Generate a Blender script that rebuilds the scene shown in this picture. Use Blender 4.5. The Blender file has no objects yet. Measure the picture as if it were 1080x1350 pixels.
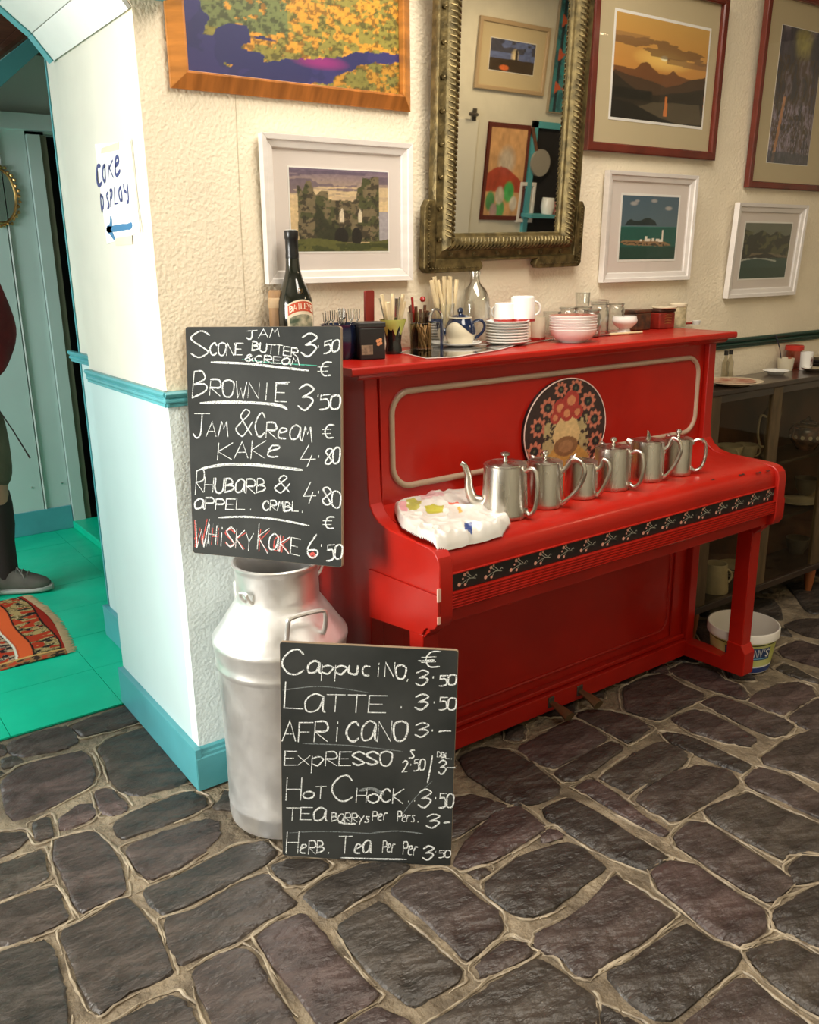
import bpy, math, random
import numpy as np
from mathutils import Vector, Matrix
random.seed(7)
C = bpy.context.scene.collection
# ------------------------------------------------------------------ camera
F, YAW, PITCH, ROLL = 1158.9, .62103, .27856, -.01524
CAM = Vector((-.83695, -2.26738, 1.52022))
fw = Vector((math.sin(YAW)*math.cos(PITCH), math.cos(YAW)*math.cos(PITCH), -math.sin(PITCH)))
r0 = Vector((math.cos(YAW), -math.sin(YAW), 0)); u0 = r0.cross(fw)
RT = r0*math.cos(ROLL)+u0*math.sin(ROLL); UP = -r0*math.sin(ROLL)+u0*math.cos(ROLL)
cd = bpy.data.cameras.new('camera'); cam = bpy.data.objects.new('camera', cd); C.objects.link(cam)
cam.matrix_world = Matrix(((RT.x, UP.x, -fw.x, CAM.x), (RT.y, UP.y, -fw.y, CAM.y), (RT.z, UP.z, -fw.z, CAM.z), (0, 0, 0, 1)))
cd.sensor_fit = 'HORIZONTAL'; cd.sensor_width = 36; cd.lens = F/1080*36; cd.clip_start = .05
bpy.context.scene.camera = cam
# ------------------------------------------------------------------ world, lights, exposure
S = bpy.context.scene
S.view_settings.view_transform = 'Standard'; S.view_settings.look = 'None'
S.view_settings.gamma = 1; S.view_settings.use_curve_mapping = False
S.view_settings.exposure = 0.40
w = bpy.data.worlds.new('daylight'); S.world = w; w.use_nodes = True
w.node_tree.nodes['Background'].inputs[0].default_value = (.75, .87, 1, 1)
w.node_tree.nodes['Background'].inputs[1].default_value = 1.2
def area(name, loc, to, sx, sy, power, col):
    l = bpy.data.lights.new(name, 'AREA'); l.shape = 'RECTANGLE'; l.size = sx; l.size_y = sy; l.energy = power; l.color = col
    o = bpy.data.objects.new(name, l); C.objects.link(o); o.location = loc
    o.rotation_euler = (Vector(to)-Vector(loc)).to_track_quat('-Z', 'Y').to_euler(); return o
area('window_daylight', (-2.58, -.44, 1.5), (0.4, -.30, .75), .82, 1.3, 88, (1, .96, .9))
area('skylight_over_room', (.8, -1.15, 2.97), (.85, -1.15, 0), 2.0, .8, 52, (1, .92, .80))
area('back_room_daylight', (-2.3, 1.9, 1.6), (.3, 1.9, .5), 1.2, 1.3, 50, (.93, .98, 1))
area('ceiling_lamp_glow', (3.9, -2.7, 2.9), (3.9, -3.2, 0), .6, .6, 15, (1, .78, .5))
# ------------------------------------------------------------------ helpers
def at(px, py, ax, val):
    """the real point on the plane axis=val that the photograph shows at px, py"""
    d = fw + RT*((px-540)/F) - UP*((py-675)/F)
    return CAM + d*((val-CAM[ax])/d[ax])
class M:
    def __init__(s): s.v = []; s.f = []; s.c = None
    def add(s, vs, fs):
        b = len(s.v); s.v += [tuple(p) for p in vs]; s.f += [tuple(i+b for i in f) for f in fs]; return s
    def box(s, x0, x1, y0, y1, z0, z1, m=None):
        vs = [Vector((x, y, z)) for z in (z0, z1) for y in (y0, y1) for x in (x0, x1)]
        if m: vs = [m @ p for p in vs]
        return s.add(vs, [(0, 2, 3, 1), (4, 5, 7, 6), (0, 1, 5, 4), (2, 6, 7, 3), (0, 4, 6, 2), (1, 3, 7, 5)])
    def lathe(s, prof, n=32, c=(0, 0, 0), m=None, sx=1, sy=1):
        vs = []
        for r, z in prof:
            for i in range(n):
                a = 2*math.pi*i/n; p = Vector((r*math.cos(a)*sx, r*math.sin(a)*sy, z)); vs.append((m @ p if m else p)+Vector(c))
        k = len(prof); fs = [(j*n+i, j*n+(i+1) % n, (j+1)*n+(i+1) % n, (j+1)*n+i) for j in range(k-1) for i in range(n)]
        fs.append(tuple(range(n))[::-1]); fs.append(tuple(range((k-1)*n, k*n)))
        return s.add(vs, fs)
    def tube(s, pts, r, n=8, closed=False, flat=1):
        pts = [Vector(p) for p in pts]; k = len(pts); rr = r if isinstance(r, (list, tuple)) else [r]*k
        vs = []; up = None
        for i, p in enumerate(pts):
            a = pts[(i-1) % k] if (i or closed) else p; b = pts[(i+1) % k] if (i < k-1 or closed) else p
            t = (b-a).normalized()
            if up is None: up = Vector((0, 0, 1)) if abs(t.z) < .9 else Vector((1, 0, 0))
            q = t.cross(up)
            if q.length < 1e-5: q = t.cross(Vector((1, .3, .2)))
            q.normalize(); up = q.cross(t).normalized()
            for j in range(n):
                an = 2*math.pi*j/n; vs.append(p+(q*math.cos(an)*flat+up*math.sin(an))*rr[i])
        m_ = k if closed else k-1
        fs = [(i*n+j, i*n+(j+1) % n, ((i+1) % k)*n+(j+1) % n, ((i+1) % k)*n+j) for i in range(m_) for j in range(n)]
        if not closed: fs += [tuple(range(n))[::-1], tuple(range((k-1)*n, k*n))]
        return s.add(vs, fs)
    def prism(s, poly, h0, h1, ax=2):
        """outline in the two other axes, extruded along ax"""
        def P(a, b, h): return {2: (a, b, h), 0: (h, a, b), 1: (a, h, b)}[ax]
        n = len(poly); vs = [P(a, b, h0) for a, b in poly]+[P(a, b, h1) for a, b in poly]
        return s.add(vs, [tuple(range(n))[::-1], tuple(range(n, 2*n))]+[(i, (i+1) % n, n+(i+1) % n, n+i) for i in range(n)])
    def build(s, name, mat, parent=None, smooth=40, bevel=0, loc=None, sub=0):
        me = bpy.data.meshes.new(name); me.from_pydata(s.v, [], s.f)
        import bmesh
        bm = bmesh.new(); bm.from_mesh(me); bmesh.ops.recalc_face_normals(bm, faces=bm.faces); bm.to_mesh(me); bm.free()
        me.materials.append(mat)
        if smooth: me.shade_smooth(); me.set_sharp_from_angle(angle=math.radians(smooth))
        o = bpy.data.objects.new(name, me); C.objects.link(o)
        if parent: o.parent = parent
        if loc: o.location = loc
        if bevel:
            b = o.modifiers.new('b', 'BEVEL'); b.width = bevel; b.segments = 2; b.limit_method = 'ANGLE'; b.angle_limit = math.radians(35)
        if sub: o.modifiers.new('s', 'SUBSURF').levels = sub; o.modifiers['s'].render_levels = sub
        return o
def tag(o, label, cat, group=None):
    o['label'] = label; o['category'] = cat
    if group: o['group'] = group
    return o
def thing(name, label, cat, loc=(0, 0, 0), rotz=0, group=None):
    o = bpy.data.objects.new(name, None); C.objects.link(o); o.empty_display_size = .05
    o.location = loc; o.rotation_euler = (0, 0, rotz); return tag(o, label, cat, group)
def struct(o): o['kind'] = 'structure'; return o
def kids(o): return [c for c in bpy.data.objects if c.parent == o]
def dup(root, loc, rotz=0, label=None, group=None, scale=None):
    def cp(o, par):
        c = o.copy(); C.objects.link(c); c.parent = par
        for k in kids(o): cp(k, c)
        return c
    r = cp(root, None); r.location = loc; r.rotation_euler = (0, 0, rotz)
    if label: r['label'] = label
    if group: r['group'] = group
    if scale: r.scale = scale
    return r
# ------------------------------------------------------------------ materials
def mat(name, col, rough=.5, metal=0, var=0, vs=8, bump=0, bs=60, coat=0, spec=.5, sss=0, vcol=False, bdist=.002, trans=0, col2=None, detail=5, stretch=(1, 1, 1), edge=None, rvar=0):
    m = bpy.data.materials.new(name); m.use_nodes = True; nt = m.node_tree; N = nt.nodes; L = nt.links; b = N['Principled BSDF']
    b.inputs['Base Color'].default_value = (*col, 1); b.inputs['Roughness'].default_value = rough; b.inputs['Metallic'].default_value = metal
    b.inputs['Coat Weight'].default_value = coat; b.inputs['Coat Roughness'].default_value = .12; b.inputs['Specular IOR Level'].default_value = spec
    if trans: b.inputs['Transmission Weight'].default_value = trans; b.inputs['IOR'].default_value = 1.45
    tc = N.new('ShaderNodeTexCoord'); mp = N.new('ShaderNodeMapping'); mp.inputs['Scale'].default_value = stretch; L.new(tc.outputs['Object'], mp.inputs[0])
    def noise(sc, d=detail):
        n = N.new('ShaderNodeTexNoise'); n.inputs['Scale'].default_value = sc; n.inputs['Detail'].default_value = d; L.new(mp.outputs[0], n.inputs['Vector']); return n
    if vcol:
        a = N.new('ShaderNodeVertexColor'); a.layer_name = 'Col'; L.new(a.outputs[0], b.inputs['Base Color'])
    elif var or col2:
        n = noise(vs); rp = N.new('ShaderNodeValToRGB'); c2 = col2 or tuple(max(0, x*(1-var)) for x in col)
        c1 = col if col2 else tuple(min(1, x*(1+var*.6)) for x in col)
        rp.color_ramp.elements[0].color = (*c2, 1); rp.color_ramp.elements[1].color = (*c1, 1)
        rp.color_ramp.elements[0].position = .35; rp.color_ramp.elements[1].position = .65
        L.new(n.outputs[0], rp.inputs[0]); L.new(rp.outputs[0], b.inputs['Base Color'])
    if rvar:
        n = noise(vs*2.3); r = N.new('ShaderNodeMapRange'); r.inputs[3].default_value = max(.02, rough-rvar); r.inputs[4].default_value = min(1, rough+rvar)
        r.inputs[1].default_value = .3; r.inputs[2].default_value = .7; L.new(n.outputs[0], r.inputs[0]); L.new(r.outputs[0], b.inputs['Roughness'])
    if bump:
        n = noise(bs, 4); bp = N.new('ShaderNodeBump'); bp.inputs['Strength'].default_value = bump; bp.inputs['Distance'].default_value = bdist
        L.new(n.outputs[0], bp.inputs['Height']); L.new(bp.outputs[0], b.inputs['Normal'])
    return m
def glassmat(name, tint=(1, 1, 1), rough=.0, k=1.0):
    """thin clear glass: fresnel mix of clear and gloss"""
    m = bpy.data.materials.new(name); m.use_nodes = True; nt = m.node_tree; N = nt.nodes; L = nt.links
    N.remove(N['Principled BSDF']); out = N['Material Output']
    t = N.new('ShaderNodeBsdfTransparent'); t.inputs[0].default_value = (*tint, 1)
    g = N.new('ShaderNodeBsdfGlossy'); g.inputs['Roughness'].default_value = rough+.02
    lw = N.new('ShaderNodeLayerWeight'); lw.inputs[0].default_value = .5; p5 = N.new('ShaderNodeMath'); p5.operation = 'POWER'; p5.inputs[1].default_value = 3.0; L.new(lw.outputs['Facing'], p5.inputs[0])
    f = N.new('ShaderNodeMath'); f.operation = 'ADD'; f.inputs[1].default_value = .035; L.new(p5.outputs[0], f.inputs[0])
    mu = N.new('ShaderNodeMath'); mu.operation = 'MULTIPLY'; mu.inputs[1].default_value = k; mu.use_clamp = True
    mx = N.new('ShaderNodeMixShader'); L.new(f.outputs[0], mu.inputs[0]); L.new(mu.outputs[0], mx.inputs[0]); L.new(t.outputs[0], mx.inputs[1]); L.new(g.outputs[0], mx.inputs[2]); L.new(mx.outputs[0], out.inputs[0])
    return m
def wallpaper(name, col, strength=.42, scale=105):
    m = mat(name, col, .75, var=.07, vs=3); nt = m.node_tree; N = nt.nodes; L = nt.links; b = N['Principled BSDF']
    tc = N.new('ShaderNodeTexCoord'); v = N.new('ShaderNodeTexVoronoi'); v.inputs['Scale'].default_value = scale; v.feature = 'SMOOTH_F1'
    n = N.new('ShaderNodeTexNoise'); n.inputs['Scale'].default_value = scale*1.3; n.inputs['Detail'].default_value = 3
    n2 = N.new('ShaderNodeTexNoise'); n2.inputs['Scale'].default_value = 2.2
    L.new(tc.outputs['Object'], v.inputs[0]); L.new(tc.outputs['Object'], n.inputs[0]); L.new(tc.outputs['Object'], n2.inputs[0])
    a = N.new('ShaderNodeMath'); a.operation = 'ADD'; L.new(v.outputs[0], a.inputs[0]); L.new(n.outputs[0], a.inputs[1])
    bp = N.new('ShaderNodeBump'); bp.inputs['Strength'].default_value = strength; bp.inputs['Distance'].default_value = .004; L.new(a.outputs[0], bp.inputs['Height'])
    b2 = N.new('ShaderNodeBump'); b2.inputs['Strength'].default_value = .25; b2.inputs['Distance'].default_value = .02; L.new(n2.outputs[0], b2.inputs['Height']); L.new(b2.outputs[0], bp.inputs['Normal'])
    L.new(bp.outputs[0], b.inputs['Normal']); return m
cream_paper = wallpaper('cream_embossed_wallpaper', (.84, .74, .56))
aqua_paper = wallpaper('pale_aqua_embossed_wallpaper', (.74, .84, .83))
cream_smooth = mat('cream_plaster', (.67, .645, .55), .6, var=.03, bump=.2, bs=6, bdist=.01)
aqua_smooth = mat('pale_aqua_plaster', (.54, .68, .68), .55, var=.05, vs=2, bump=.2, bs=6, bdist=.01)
white_board = mat('white_soffit_board', (.80, .80, .76), .5, var=.03)
pale_panel = mat('pale_green_grey_panel', (.52, .63, .59), .5, var=.06, vs=2)
teal = mat('teal_gloss_paint', (.085, .36, .40), .38, var=.12, vs=5, bump=.15, bs=20)
darkgreen = mat('dark_green_gloss', (.010, .045, .032), .4, var=.15, vs=9)  # darker green than the teal, for the right-hand rail and baseboard
green_floor = mat('bright_green_floor_paint', (.0, .56, .33), .42, var=.12, vs=3, bump=.2, bs=15, rvar=.1)
brown_wood = mat('brown_stained_boards', (.12, .045, .02), .6, var=.35, vs=6, stretch=(1, 8, 1))
dark_room = mat('unlit_room_black', (.012, .010, .010), .9)  # near-black colour holds the darkness of the unlit spaces
stone_m = [mat('slate_stone_%d' % i, c, .46, var=.5, vs=7, bump=1, bs=19, bdist=.016, spec=.6, detail=12, rvar=.14, stretch=(1, 1.9, 1)) for i, c in enumerate([(.060, .043, .037), (.050, .037, .030), (.070, .046, .041), (.040, .032, .026), (.054, .043, .034)])]
mortar = mat('sandy_mortar', (.26, .205, .135), .7, col2=(.10, .075, .048), vs=9, bump=1, bs=34, bdist=.02, detail=8)
red = mat('red_gloss_paint', (.40, .0095, .0035), .36, var=.10, vs=5, bump=.12, bs=9, bdist=.003, coat=.18, spec=.35, rvar=.08)
red_bare = mat('chipped_bare_wood', (.36, .22, .12), .7, var=.3, vs=20)
taupe = mat('taupe_moulding_paint', (.42, .30, .21), .4, var=.1)
black = mat('black_paint', (.012, .010, .010), .35)
brass = mat('dull_brass', (.28, .2, .1), .45, metal=.9)
iron = mat('dull_iron', (.10, .085, .07), .55, metal=.7, var=.3)
pewter = mat('brushed_pewter', (.62, .59, .53), .27, metal=1, var=.18, vs=14, bump=.15, bs=70, stretch=(1, 1, .15), rvar=.1)
alu = mat('scuffed_aluminium', (.80, .79, .77), .40, metal=.78, var=.12, vs=7, bump=.3, bs=40, rvar=.12, detail=8)
steel = mat('polished_steel', (.7, .69, .66), .18, metal=1)
slate = mat('chalkboard_slate', (.016, .018, .016), .7, spec=.25, col2=(.040, .042, .039), vs=4, detail=8, bump=.1, bs=50, stretch=(1, 1, 1))
board_edge = mat('chalkboard_bare_edge', (.26, .19, .12), .7)
def chalkm(name, col):
    m = mat(name, col, .95); nt = m.node_tree; N = nt.nodes; L = nt.links; b = N['Principled BSDF']
    n = N.new('ShaderNodeTexNoise'); n.inputs['Scale'].default_value = 420; tc = N.new('ShaderNodeTexCoord'); L.new(tc.outputs['Object'], n.inputs[0])
    r = N.new('ShaderNodeMapRange'); r.inputs[1].default_value = .34; r.inputs[2].default_value = .5; L.new(n.outputs[0], r.inputs[0]); L.new(r.outputs[0], b.inputs['Alpha']); return m
chalk = chalkm('white_chalk', (.80, .82, .80)); chalk_red = chalkm('red_chalk', (.62, .10, .08)); chalk_green = chalkm('green_chalk', (.08, .42, .30)); chalk_dust = chalkm('chalk_dust', (.2, .22, .22))
ink = mat('navy_ink', (.02, .03, .16), .6); ink2 = mat('blue_ink', (.02, .16, .34), .6)
paper = mat('white_paper', (.85, .85, .80), .7, bump=.2, bs=12); tape = mat('yellowed_tape', (.72, .64, .48), .3)
ceramic = mat('white_ceramic', (.86, .84, .79), .22, coat=.15); ceramic_c = mat('cream_ceramic', (.72, .64, .48), .22, coat=.3, var=.06)
redrim = mat('dark_red_glaze', (.34, .02, .015), .2); navy = mat('navy_glaze', (.008, .016, .05), .12, coat=.5)
glass = glassmat('clear_glass', (.975, .985, .975), 0, 2.6); glass_d = glassmat('smoky_glass', (.80, .78, .70), 0, 1.8); pane = glassmat('picture_glass', (1, 1, 1), 0, .5); cabglass = glassmat('cabinet_glass', (.86, .85, .78), 0, .25)
bottle_m = mat('dark_bottle_glass', (.006, .008, .005), .06, coat=1)
bone = mat('bone_handle', (.74, .60, .36), .3, var=.12, vs=30); woodst = mat('wooden_stirrer', (.52, .33, .17), .7, var=.2, vs=30)
white_frame = mat('white_painted_frame', (.74, .69, .64), .4, var=.05, vs=12, stretch=(1, 1, 4)); mount = mat('ivory_mount_card', (.74, .66, .60), .8); mount2 = mat('straw_mount_card', (.55, .45, .27), .8, bump=.1, bs=50); inner_white = mat('white_card_bevel', (.85, .82, .76), .7)
mahog = mat('mahogany_frame', (.13, .018, .010), .25, var=.25, vs=9, coat=.4); pine = mat('orange_pine_frame', (.50, .19, .035), .35, var=.35, vs=5, stretch=(1, 1, 7), coat=.3); pine_b = mat('orange_pine_frame_rail', (.46, .16, .03), .35, var=.35, vs=5, stretch=(7, 1, 1), coat=.3)
gilt = mat('aged_gilt', (.155, .115, .045), .46, metal=.65, var=.5, vs=38, bump=.6, bs=90, bdist=.003, detail=8)
gold = mat('bright_gilt', (.62, .36, .13), .3, metal=.9, var=.4, vs=30)
mirror_m = mat('mirror_glass', (.80, .80, .76), .015, metal=1)
dark_wood = mat('dark_oak', (.036, .021, .013), .3, var=.4, vs=6, stretch=(1, 6, 6), coat=.35); dw_olive = mat('olive_brown_wood', (.10, .065, .030), .45, var=.3, vs=8, stretch=(6, 6, 1))
orange_wood = mat('orange_turned_wood', (.30, .09, .025), .4)
print_m = mat('printed_picture', (1, 1, 1), .45, vcol=True); rug_m = mat('woven_rug', (1, 1, 1), .95, vcol=True, bump=.6, bs=220, spec=.1)
# ------------------------------------------------------------------ painting of flat prints (colour per vertex of a flat sheet)
def fbm(u, v, s, seed=0, oct=4):
    r = np.random.RandomState(seed+5); out = np.zeros_like(u); a = 1.
    for o in range(oct):
        g = r.rand(64, 64); x = u*s*2**o; y = v*s*2**o; xi = np.floor(x).astype(int); yi = np.floor(y).astype(int); fx = x-xi; fy = y-yi
        fx = fx*fx*(3-2*fx); fy = fy*fy*(3-2*fy); q = lambda i, j: g[(xi+i) % 64, (yi+j) % 64]
        out += a*((q(0, 0)*(1-fx)+q(1, 0)*fx)*(1-fy)+(q(0, 1)*(1-fx)+q(1, 1)*fx)*fy); a *= .5
    return out/(2-2*a)
def inside(u, v, poly):
    c = np.zeros(u.shape, bool); n = len(poly)
    for i in range(n):
        x0, y0 = poly[i]; x1, y1 = poly[(i+1) % n]
        if y0 == y1: continue
        t = (v-y0)/(y1-y0); c ^= ((y0 > v) != (y1 > v)) & (u < x0+t*(x1-x0))
    return c
class Art:
    def __init__(s, nu, nv): s.u, s.v = np.meshgrid(np.linspace(0, 1, nu), np.linspace(0, 1, nv)); s.c = np.zeros((nv, nu, 3))
    def fill(s, col, mask=None, a=1.):
        col = np.array(col, float); m = (np.ones(s.u.shape) if mask is None else np.asarray(mask, float))*a; m = m[..., None]; s.c = s.c*(1-m)+col*m; return s
    def poly(s, p, col, a=1., warp=.0, seed=1, sc=14):
        u = s.u+warp*(fbm(s.u, s.v, sc, seed)-.5); v = s.v+warp*(fbm(s.u, s.v, sc, seed+3)-.5); return s.fill(col, inside(u, v, p), a)
    def ell(s, cx, cy, rx, ry, col, a=1., soft=0):
        d = ((s.u-cx)/rx)**2+((s.v-cy)/ry)**2; return s.fill(col, np.clip((1-d)/soft, 0, 1) if soft else d < 1, a)
    def noise(s, amt, sc, seed=2): s.c = np.clip(s.c*(1+amt*2*(fbm(s.u, s.v, sc, seed)-.5)[..., None]), 0, 1); return s
def sheet(name, art, fn, mt, parent=None, shape=None):
    nv, nu = art.u.shape; vs = [fn(u, v) for u, v in zip(art.u.ravel(), art.v.ravel())]
    keep = None if shape is None else shape(art.u, art.v)
    fs = [(j*nu+i, j*nu+i+1, (j+1)*nu+i+1, (j+1)*nu+i) for j in range(nv-1) for i in range(nu-1) if keep is None or (keep[j, i] and keep[j+1, i+1] and keep[j, i+1] and keep[j+1, i])]
    me = bpy.data.meshes.new(name); me.from_pydata(vs, [], fs); a = me.color_attributes.new('Col', 'FLOAT_COLOR', 'POINT')
    col = np.ones((nu*nv, 4)); col[:, :3] = np.clip(art.c.reshape(-1, 3), 0, 1); a.data.foreach_set('color', col.ravel()); me.materials.append(mt); me.shade_smooth()
    o = bpy.data.objects.new(name, me); C.objects.link(o)
    if parent: o.parent = parent
    return o
# ------------------------------------------------------------------ handwriting: single-stroke letters
G = {'A': '00 26 40|12 32', 'B': '00 06|~06 26 35 34 03|~03 33 42 31 00', 'C': '~3.6,4.7 2.6,5.8 1.2,5.3 .1,3.6 .1,2 1.2,.3 2.6,0 3.8,.9', 'D': '00 06|~06 26 44 42 20 00', 'E': '46 06 00 40|03 33', 'F': '46 06 00|03 33',
 'H': '00 06|40 46|03 43', 'I': '20 26', 'J': '06 46|~26 21 10 01', 'K': '00 06|46 03 40', 'L': '06 00 40', 'M': '00 16 23 36 40', 'N': '00 06 40 46', 'O': '~26 05 02 10 30 42 45 26',
 'P': '00 06|~06 36 44 33 03', 'R': '00 06|~06 36 44 33 03|03 40', 'S': '~45 26 05 04 32 41 20 01', 'T': '06 46|26 20', 'U': '~06 02 10 30 42 46', 'W': '06 10 24 30 46', 'X': '00 46|06 40', 'Y': '06 23 46|23 20',
 'a': '~45 26 04 01 10 31 45|~45 41 4.5,0', 'c': '~34 14 02 10 30', 'e': '~02 33 34 14 01 10 30', 'i': '24 20|2,5.4 2,5.7', 's': '~34 14 13 31 20 00', 'r': '03 00|~02 14 34', 'o': '~24 03 01 20 41 43 24', 'u': '~04 01 20 31 34|34 30', 'y': '04 22|~44 21 1,-2', 'p': '04 0,-3|~03 24 43 31 20 01', 'n': '04 00|~03 24 33 30', 'x': '00 44|04 40',
 '&': '~40 14 15 26 35 02 01 10 20 43', '€': '~46 26 14 12 20 40|04 34|02 32', '0': '~26 05 01 20 41 45 26', '2': '~05 26 45 33 00|00 40', '3': '~05 26 45 34 13|~13 33 42 20 01', '4': '26 02 42|33 20', '5': '46 06 04|~04 34 41 20 00', '6': '~36 03 01 20 41 32 02', '8': '~23 05 26 45 23 01 20 41 23',
 '.': '2,.1 2,.5', '·': '2,3 2,3.5', '-': '03 43', ',': '2,.6 1.4,-.6', '/': '00 46', "'": '26 2,4.8', '1': '20 26', ':': '2,1 2,1.3|2,3 2,3.3'}
def catmull(p, n=5):
    q = [p[0]]+list(p)+[p[-1]]; out = []
    for i in range(1, len(q)-2):
        a, b, c, d = (np.array(x, float) for x in q[i-1:i+3])
        for t in np.linspace(0, 1, n, endpoint=False): out.append(.5*(2*b+(c-a)*t+(2*a-5*b+4*c-d)*t*t+(3*b-a-3*c+d)*t**3))
    out.append(np.array(q[-1], float)); return out
def glyph(ch):
    res = []
    for st in G.get(ch, '').split('|'):
        if not st: continue
        sm = st[0] == '~'; p = [tuple(float(k) for k in (t.split(',') if ',' in t else (t[0], t[1]))) for t in st.strip('~').split()]
        res.append([np.array(x, float) for x in (catmull(p) if sm else p)])
    return res
def word(txt, x0, y0, x1, y1, h, gap=.22, slant=.08, jit=.05):
    """strokes of a word, baseline x0,y0 - x1,y1 in the plane of writing, y growing upwards"""
    n = len(txt); w = 1/(n+gap*(n-1)); out = []; b0 = np.array((x0, y0), float); b = np.array((x1-x0, y1-y0), float)
    for i, ch in enumerate(txt):
        s0 = i*w*(1+gap); jy = random.uniform(-jit, jit); jh = 1+random.uniform(-jit, jit)
        for st in glyph(ch):
            out.append([b0+b*(s0+w*p[0]/4)+np.array((slant*h*p[1]/6, h*(p[1]/6*jh+jy))) for p in st])
    return out
def ribbon(m, st, wd, fn):
    """one stroke as a flat ribbon, fn maps plane coordinates to space"""
    st = [p for i, p in enumerate(st) if i == 0 or np.linalg.norm(p-st[i-1]) > 1e-6]
    if len(st) < 2: return
    vs = []
    for i, p in enumerate(st):
        t = st[min(i+1, len(st)-1)]-st[max(i-1, 0)]; t = t/(np.linalg.norm(t)+1e-9); nn = np.array((-t[1], t[0])); k = wd*(.5 if i in (0, len(st)-1) else random.uniform(.85, 1.12))
        if i == 0: p = p-t*wd*.4
        if i == len(st)-1: p = p+t*wd*.4
        vs += [fn(*(p+nn*k*.5)), fn(*(p-nn*k*.5))]
    m.add(vs, [(2*i, 2*i+1, 2*i+3, 2*i+2) for i in range(len(st)-1)])

# ================================================================== STRUCTURE
OY = .684                     # thickness of the piano wall at the arch
ROOM = (-2.62, 6.2, -3.6)     # left wall, right wall, opposite wall
def arch_z(x): s = min(1, max(0, -x/1.15)); return 2.11+.27*max(0, 1-(2*s-1)**2)**.8
ax_ = [0, -.055, -.14, -.26, -.41, -.575, -.74, -.89, -1.01, -1.095, -1.15]
poly = [(6.2, 0), (6.2, 2.65), (-2.62, 2.65), (-2.62, 0), (-1.15, 0)]+[(x, arch_z(x)) for x in reversed(ax_)]+[(0, 0)]
def wall_piece(name, x0, x1, y0, y1, z0, z1, m): return struct(M().box(x0, x1, y0, y1, z0, z1).build(name, m, smooth=0))
# upper wall with arch (front skin is wallpaper, reveal smooth)
m_ = M(); m_.prism([(6.2, 1.17), (6.2, 3.0), (-2.62, 3.0), (-2.62, 1.17), (-1.15, 1.17)]+[(x, arch_z(x)) for x in reversed(ax_)]+[(0, 1.17)], 0, .05, ax=1)
wall_back = struct(m_.build('wall_back', cream_paper, smooth=0))
struct(M().box(.0, 2.0, 0, .05, -.1, 1.17).build('wall_back_dado', aqua_paper, smooth=0))
struct(M().box(2.0, 6.2, 0, .05, -.1, 1.17).build('wall_back_dado', cream_paper, smooth=0))
struct(M().box(-2.62, -1.15, 0, .05, 0, 1.17).build('wall_back_dado', aqua_paper, smooth=0))
m_ = M(); m_.prism([(1.6, 1.17), (1.6, 3.0), (-2.62, 3.0), (-2.62, 1.17), (-1.15, 1.17)]+[(x, arch_z(x)) for x in reversed(ax_)]+[(0, 1.17)], .05, OY, ax=1)
struct(m_.build('wall_reveal', cream_smooth, smooth=0))
struct(M().box(0, 1.6, .05, OY, 0, 1.17).build('wall_reveal_dado', aqua_smooth, smooth=0))
struct(M().box(-2.62, -1.15, .05, OY, 0, 1.17).build('wall_reveal_dado', aqua_smooth, smooth=0))
# soffit boards, one by one
sof = struct(M().box(-1.14, -1.12, .2, .22, 2.2, 2.205).build('trim_1', white_board, smooth=0)); sof.name = 'trim_1'
for i in range(10):
    a = Vector((ax_[i], 0, arch_z(ax_[i])-.004)); b = Vector((ax_[i+1], 0, arch_z(ax_[i+1])-.004)); t = (b-a).normalized(); n = Vector((-t.z, 0, t.x)); n = n if n.z < 0 else -n
    p, q = a+t*.002, b-t*.002
    vs = [p, q, q+n*.01, p+n*.01]; m_ = M(); m_.add([v+Vector((0, y, 0)) for y in (.002, OY-.03) for v in vs], [(0, 1, 2, 3), (7, 6, 5, 4), (0, 4, 5, 1), (1, 5, 6, 2), (2, 6, 7, 3), (3, 7, 4, 0)])
    m_.build('soffit_board', white_board, sof, smooth=0)
    m_ = M(); m_.add([v+Vector((0, y, 0))+n*.004*(k > 1) for y in (OY-.028, OY+.012) for k, v in enumerate(vs)], [(0, 1, 2, 3), (7, 6, 5, 4), (0, 4, 5, 1), (1, 5, 6, 2), (2, 6, 7, 3), (3, 7, 4, 0)])
    m_.build('arch_edging', teal, sof, smooth=0)
# second wall section behind the arch, and the back room
X2 = .145
struct(M().box(X2, 1.6, OY, 1.29, 1.17, 2.65).build('wall_passage', cream_smooth, smooth=0))
struct(M().box(X2, 1.6, OY, 1.29, 0, 1.17).build('wall_passage_dado', aqua_smooth, smooth=0))
struct(M().box(X2-.004, X2+.03, 1.29, 1.302, 0, 2.6).build('trim_2', teal, smooth=0))
BY = 3.08
for a in ((-2.62, .575, BY, BY+.1, 0, 2.65), (.575, 1.6, BY, BY+.1, 2.21, 2.65), (1.4, 1.6, BY, BY+.1, 0, 2.21)): struct(M().box(*a).build('wall_far', pale_panel, smooth=0))
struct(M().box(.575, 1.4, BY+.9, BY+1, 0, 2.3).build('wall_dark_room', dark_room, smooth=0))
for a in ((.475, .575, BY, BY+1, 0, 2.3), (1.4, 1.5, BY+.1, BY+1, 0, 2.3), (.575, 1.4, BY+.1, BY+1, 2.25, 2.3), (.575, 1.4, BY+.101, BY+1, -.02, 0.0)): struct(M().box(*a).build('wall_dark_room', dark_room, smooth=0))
d1 = struct(M().box(.33, .335, BY-.03, BY, .14, 2.2).build('door_1', mat('white_door_edge', (.8, .82, .78), .5), smooth=0))
M().box(-.55, .322, BY-.022, BY, .14, 2.22).build('door_panel', pale_panel, d1, smooth=0)
M().box(.34, .475, BY-.016, BY, .14, 2.22).build('side_panel', pale_panel, d1, smooth=0)
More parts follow.
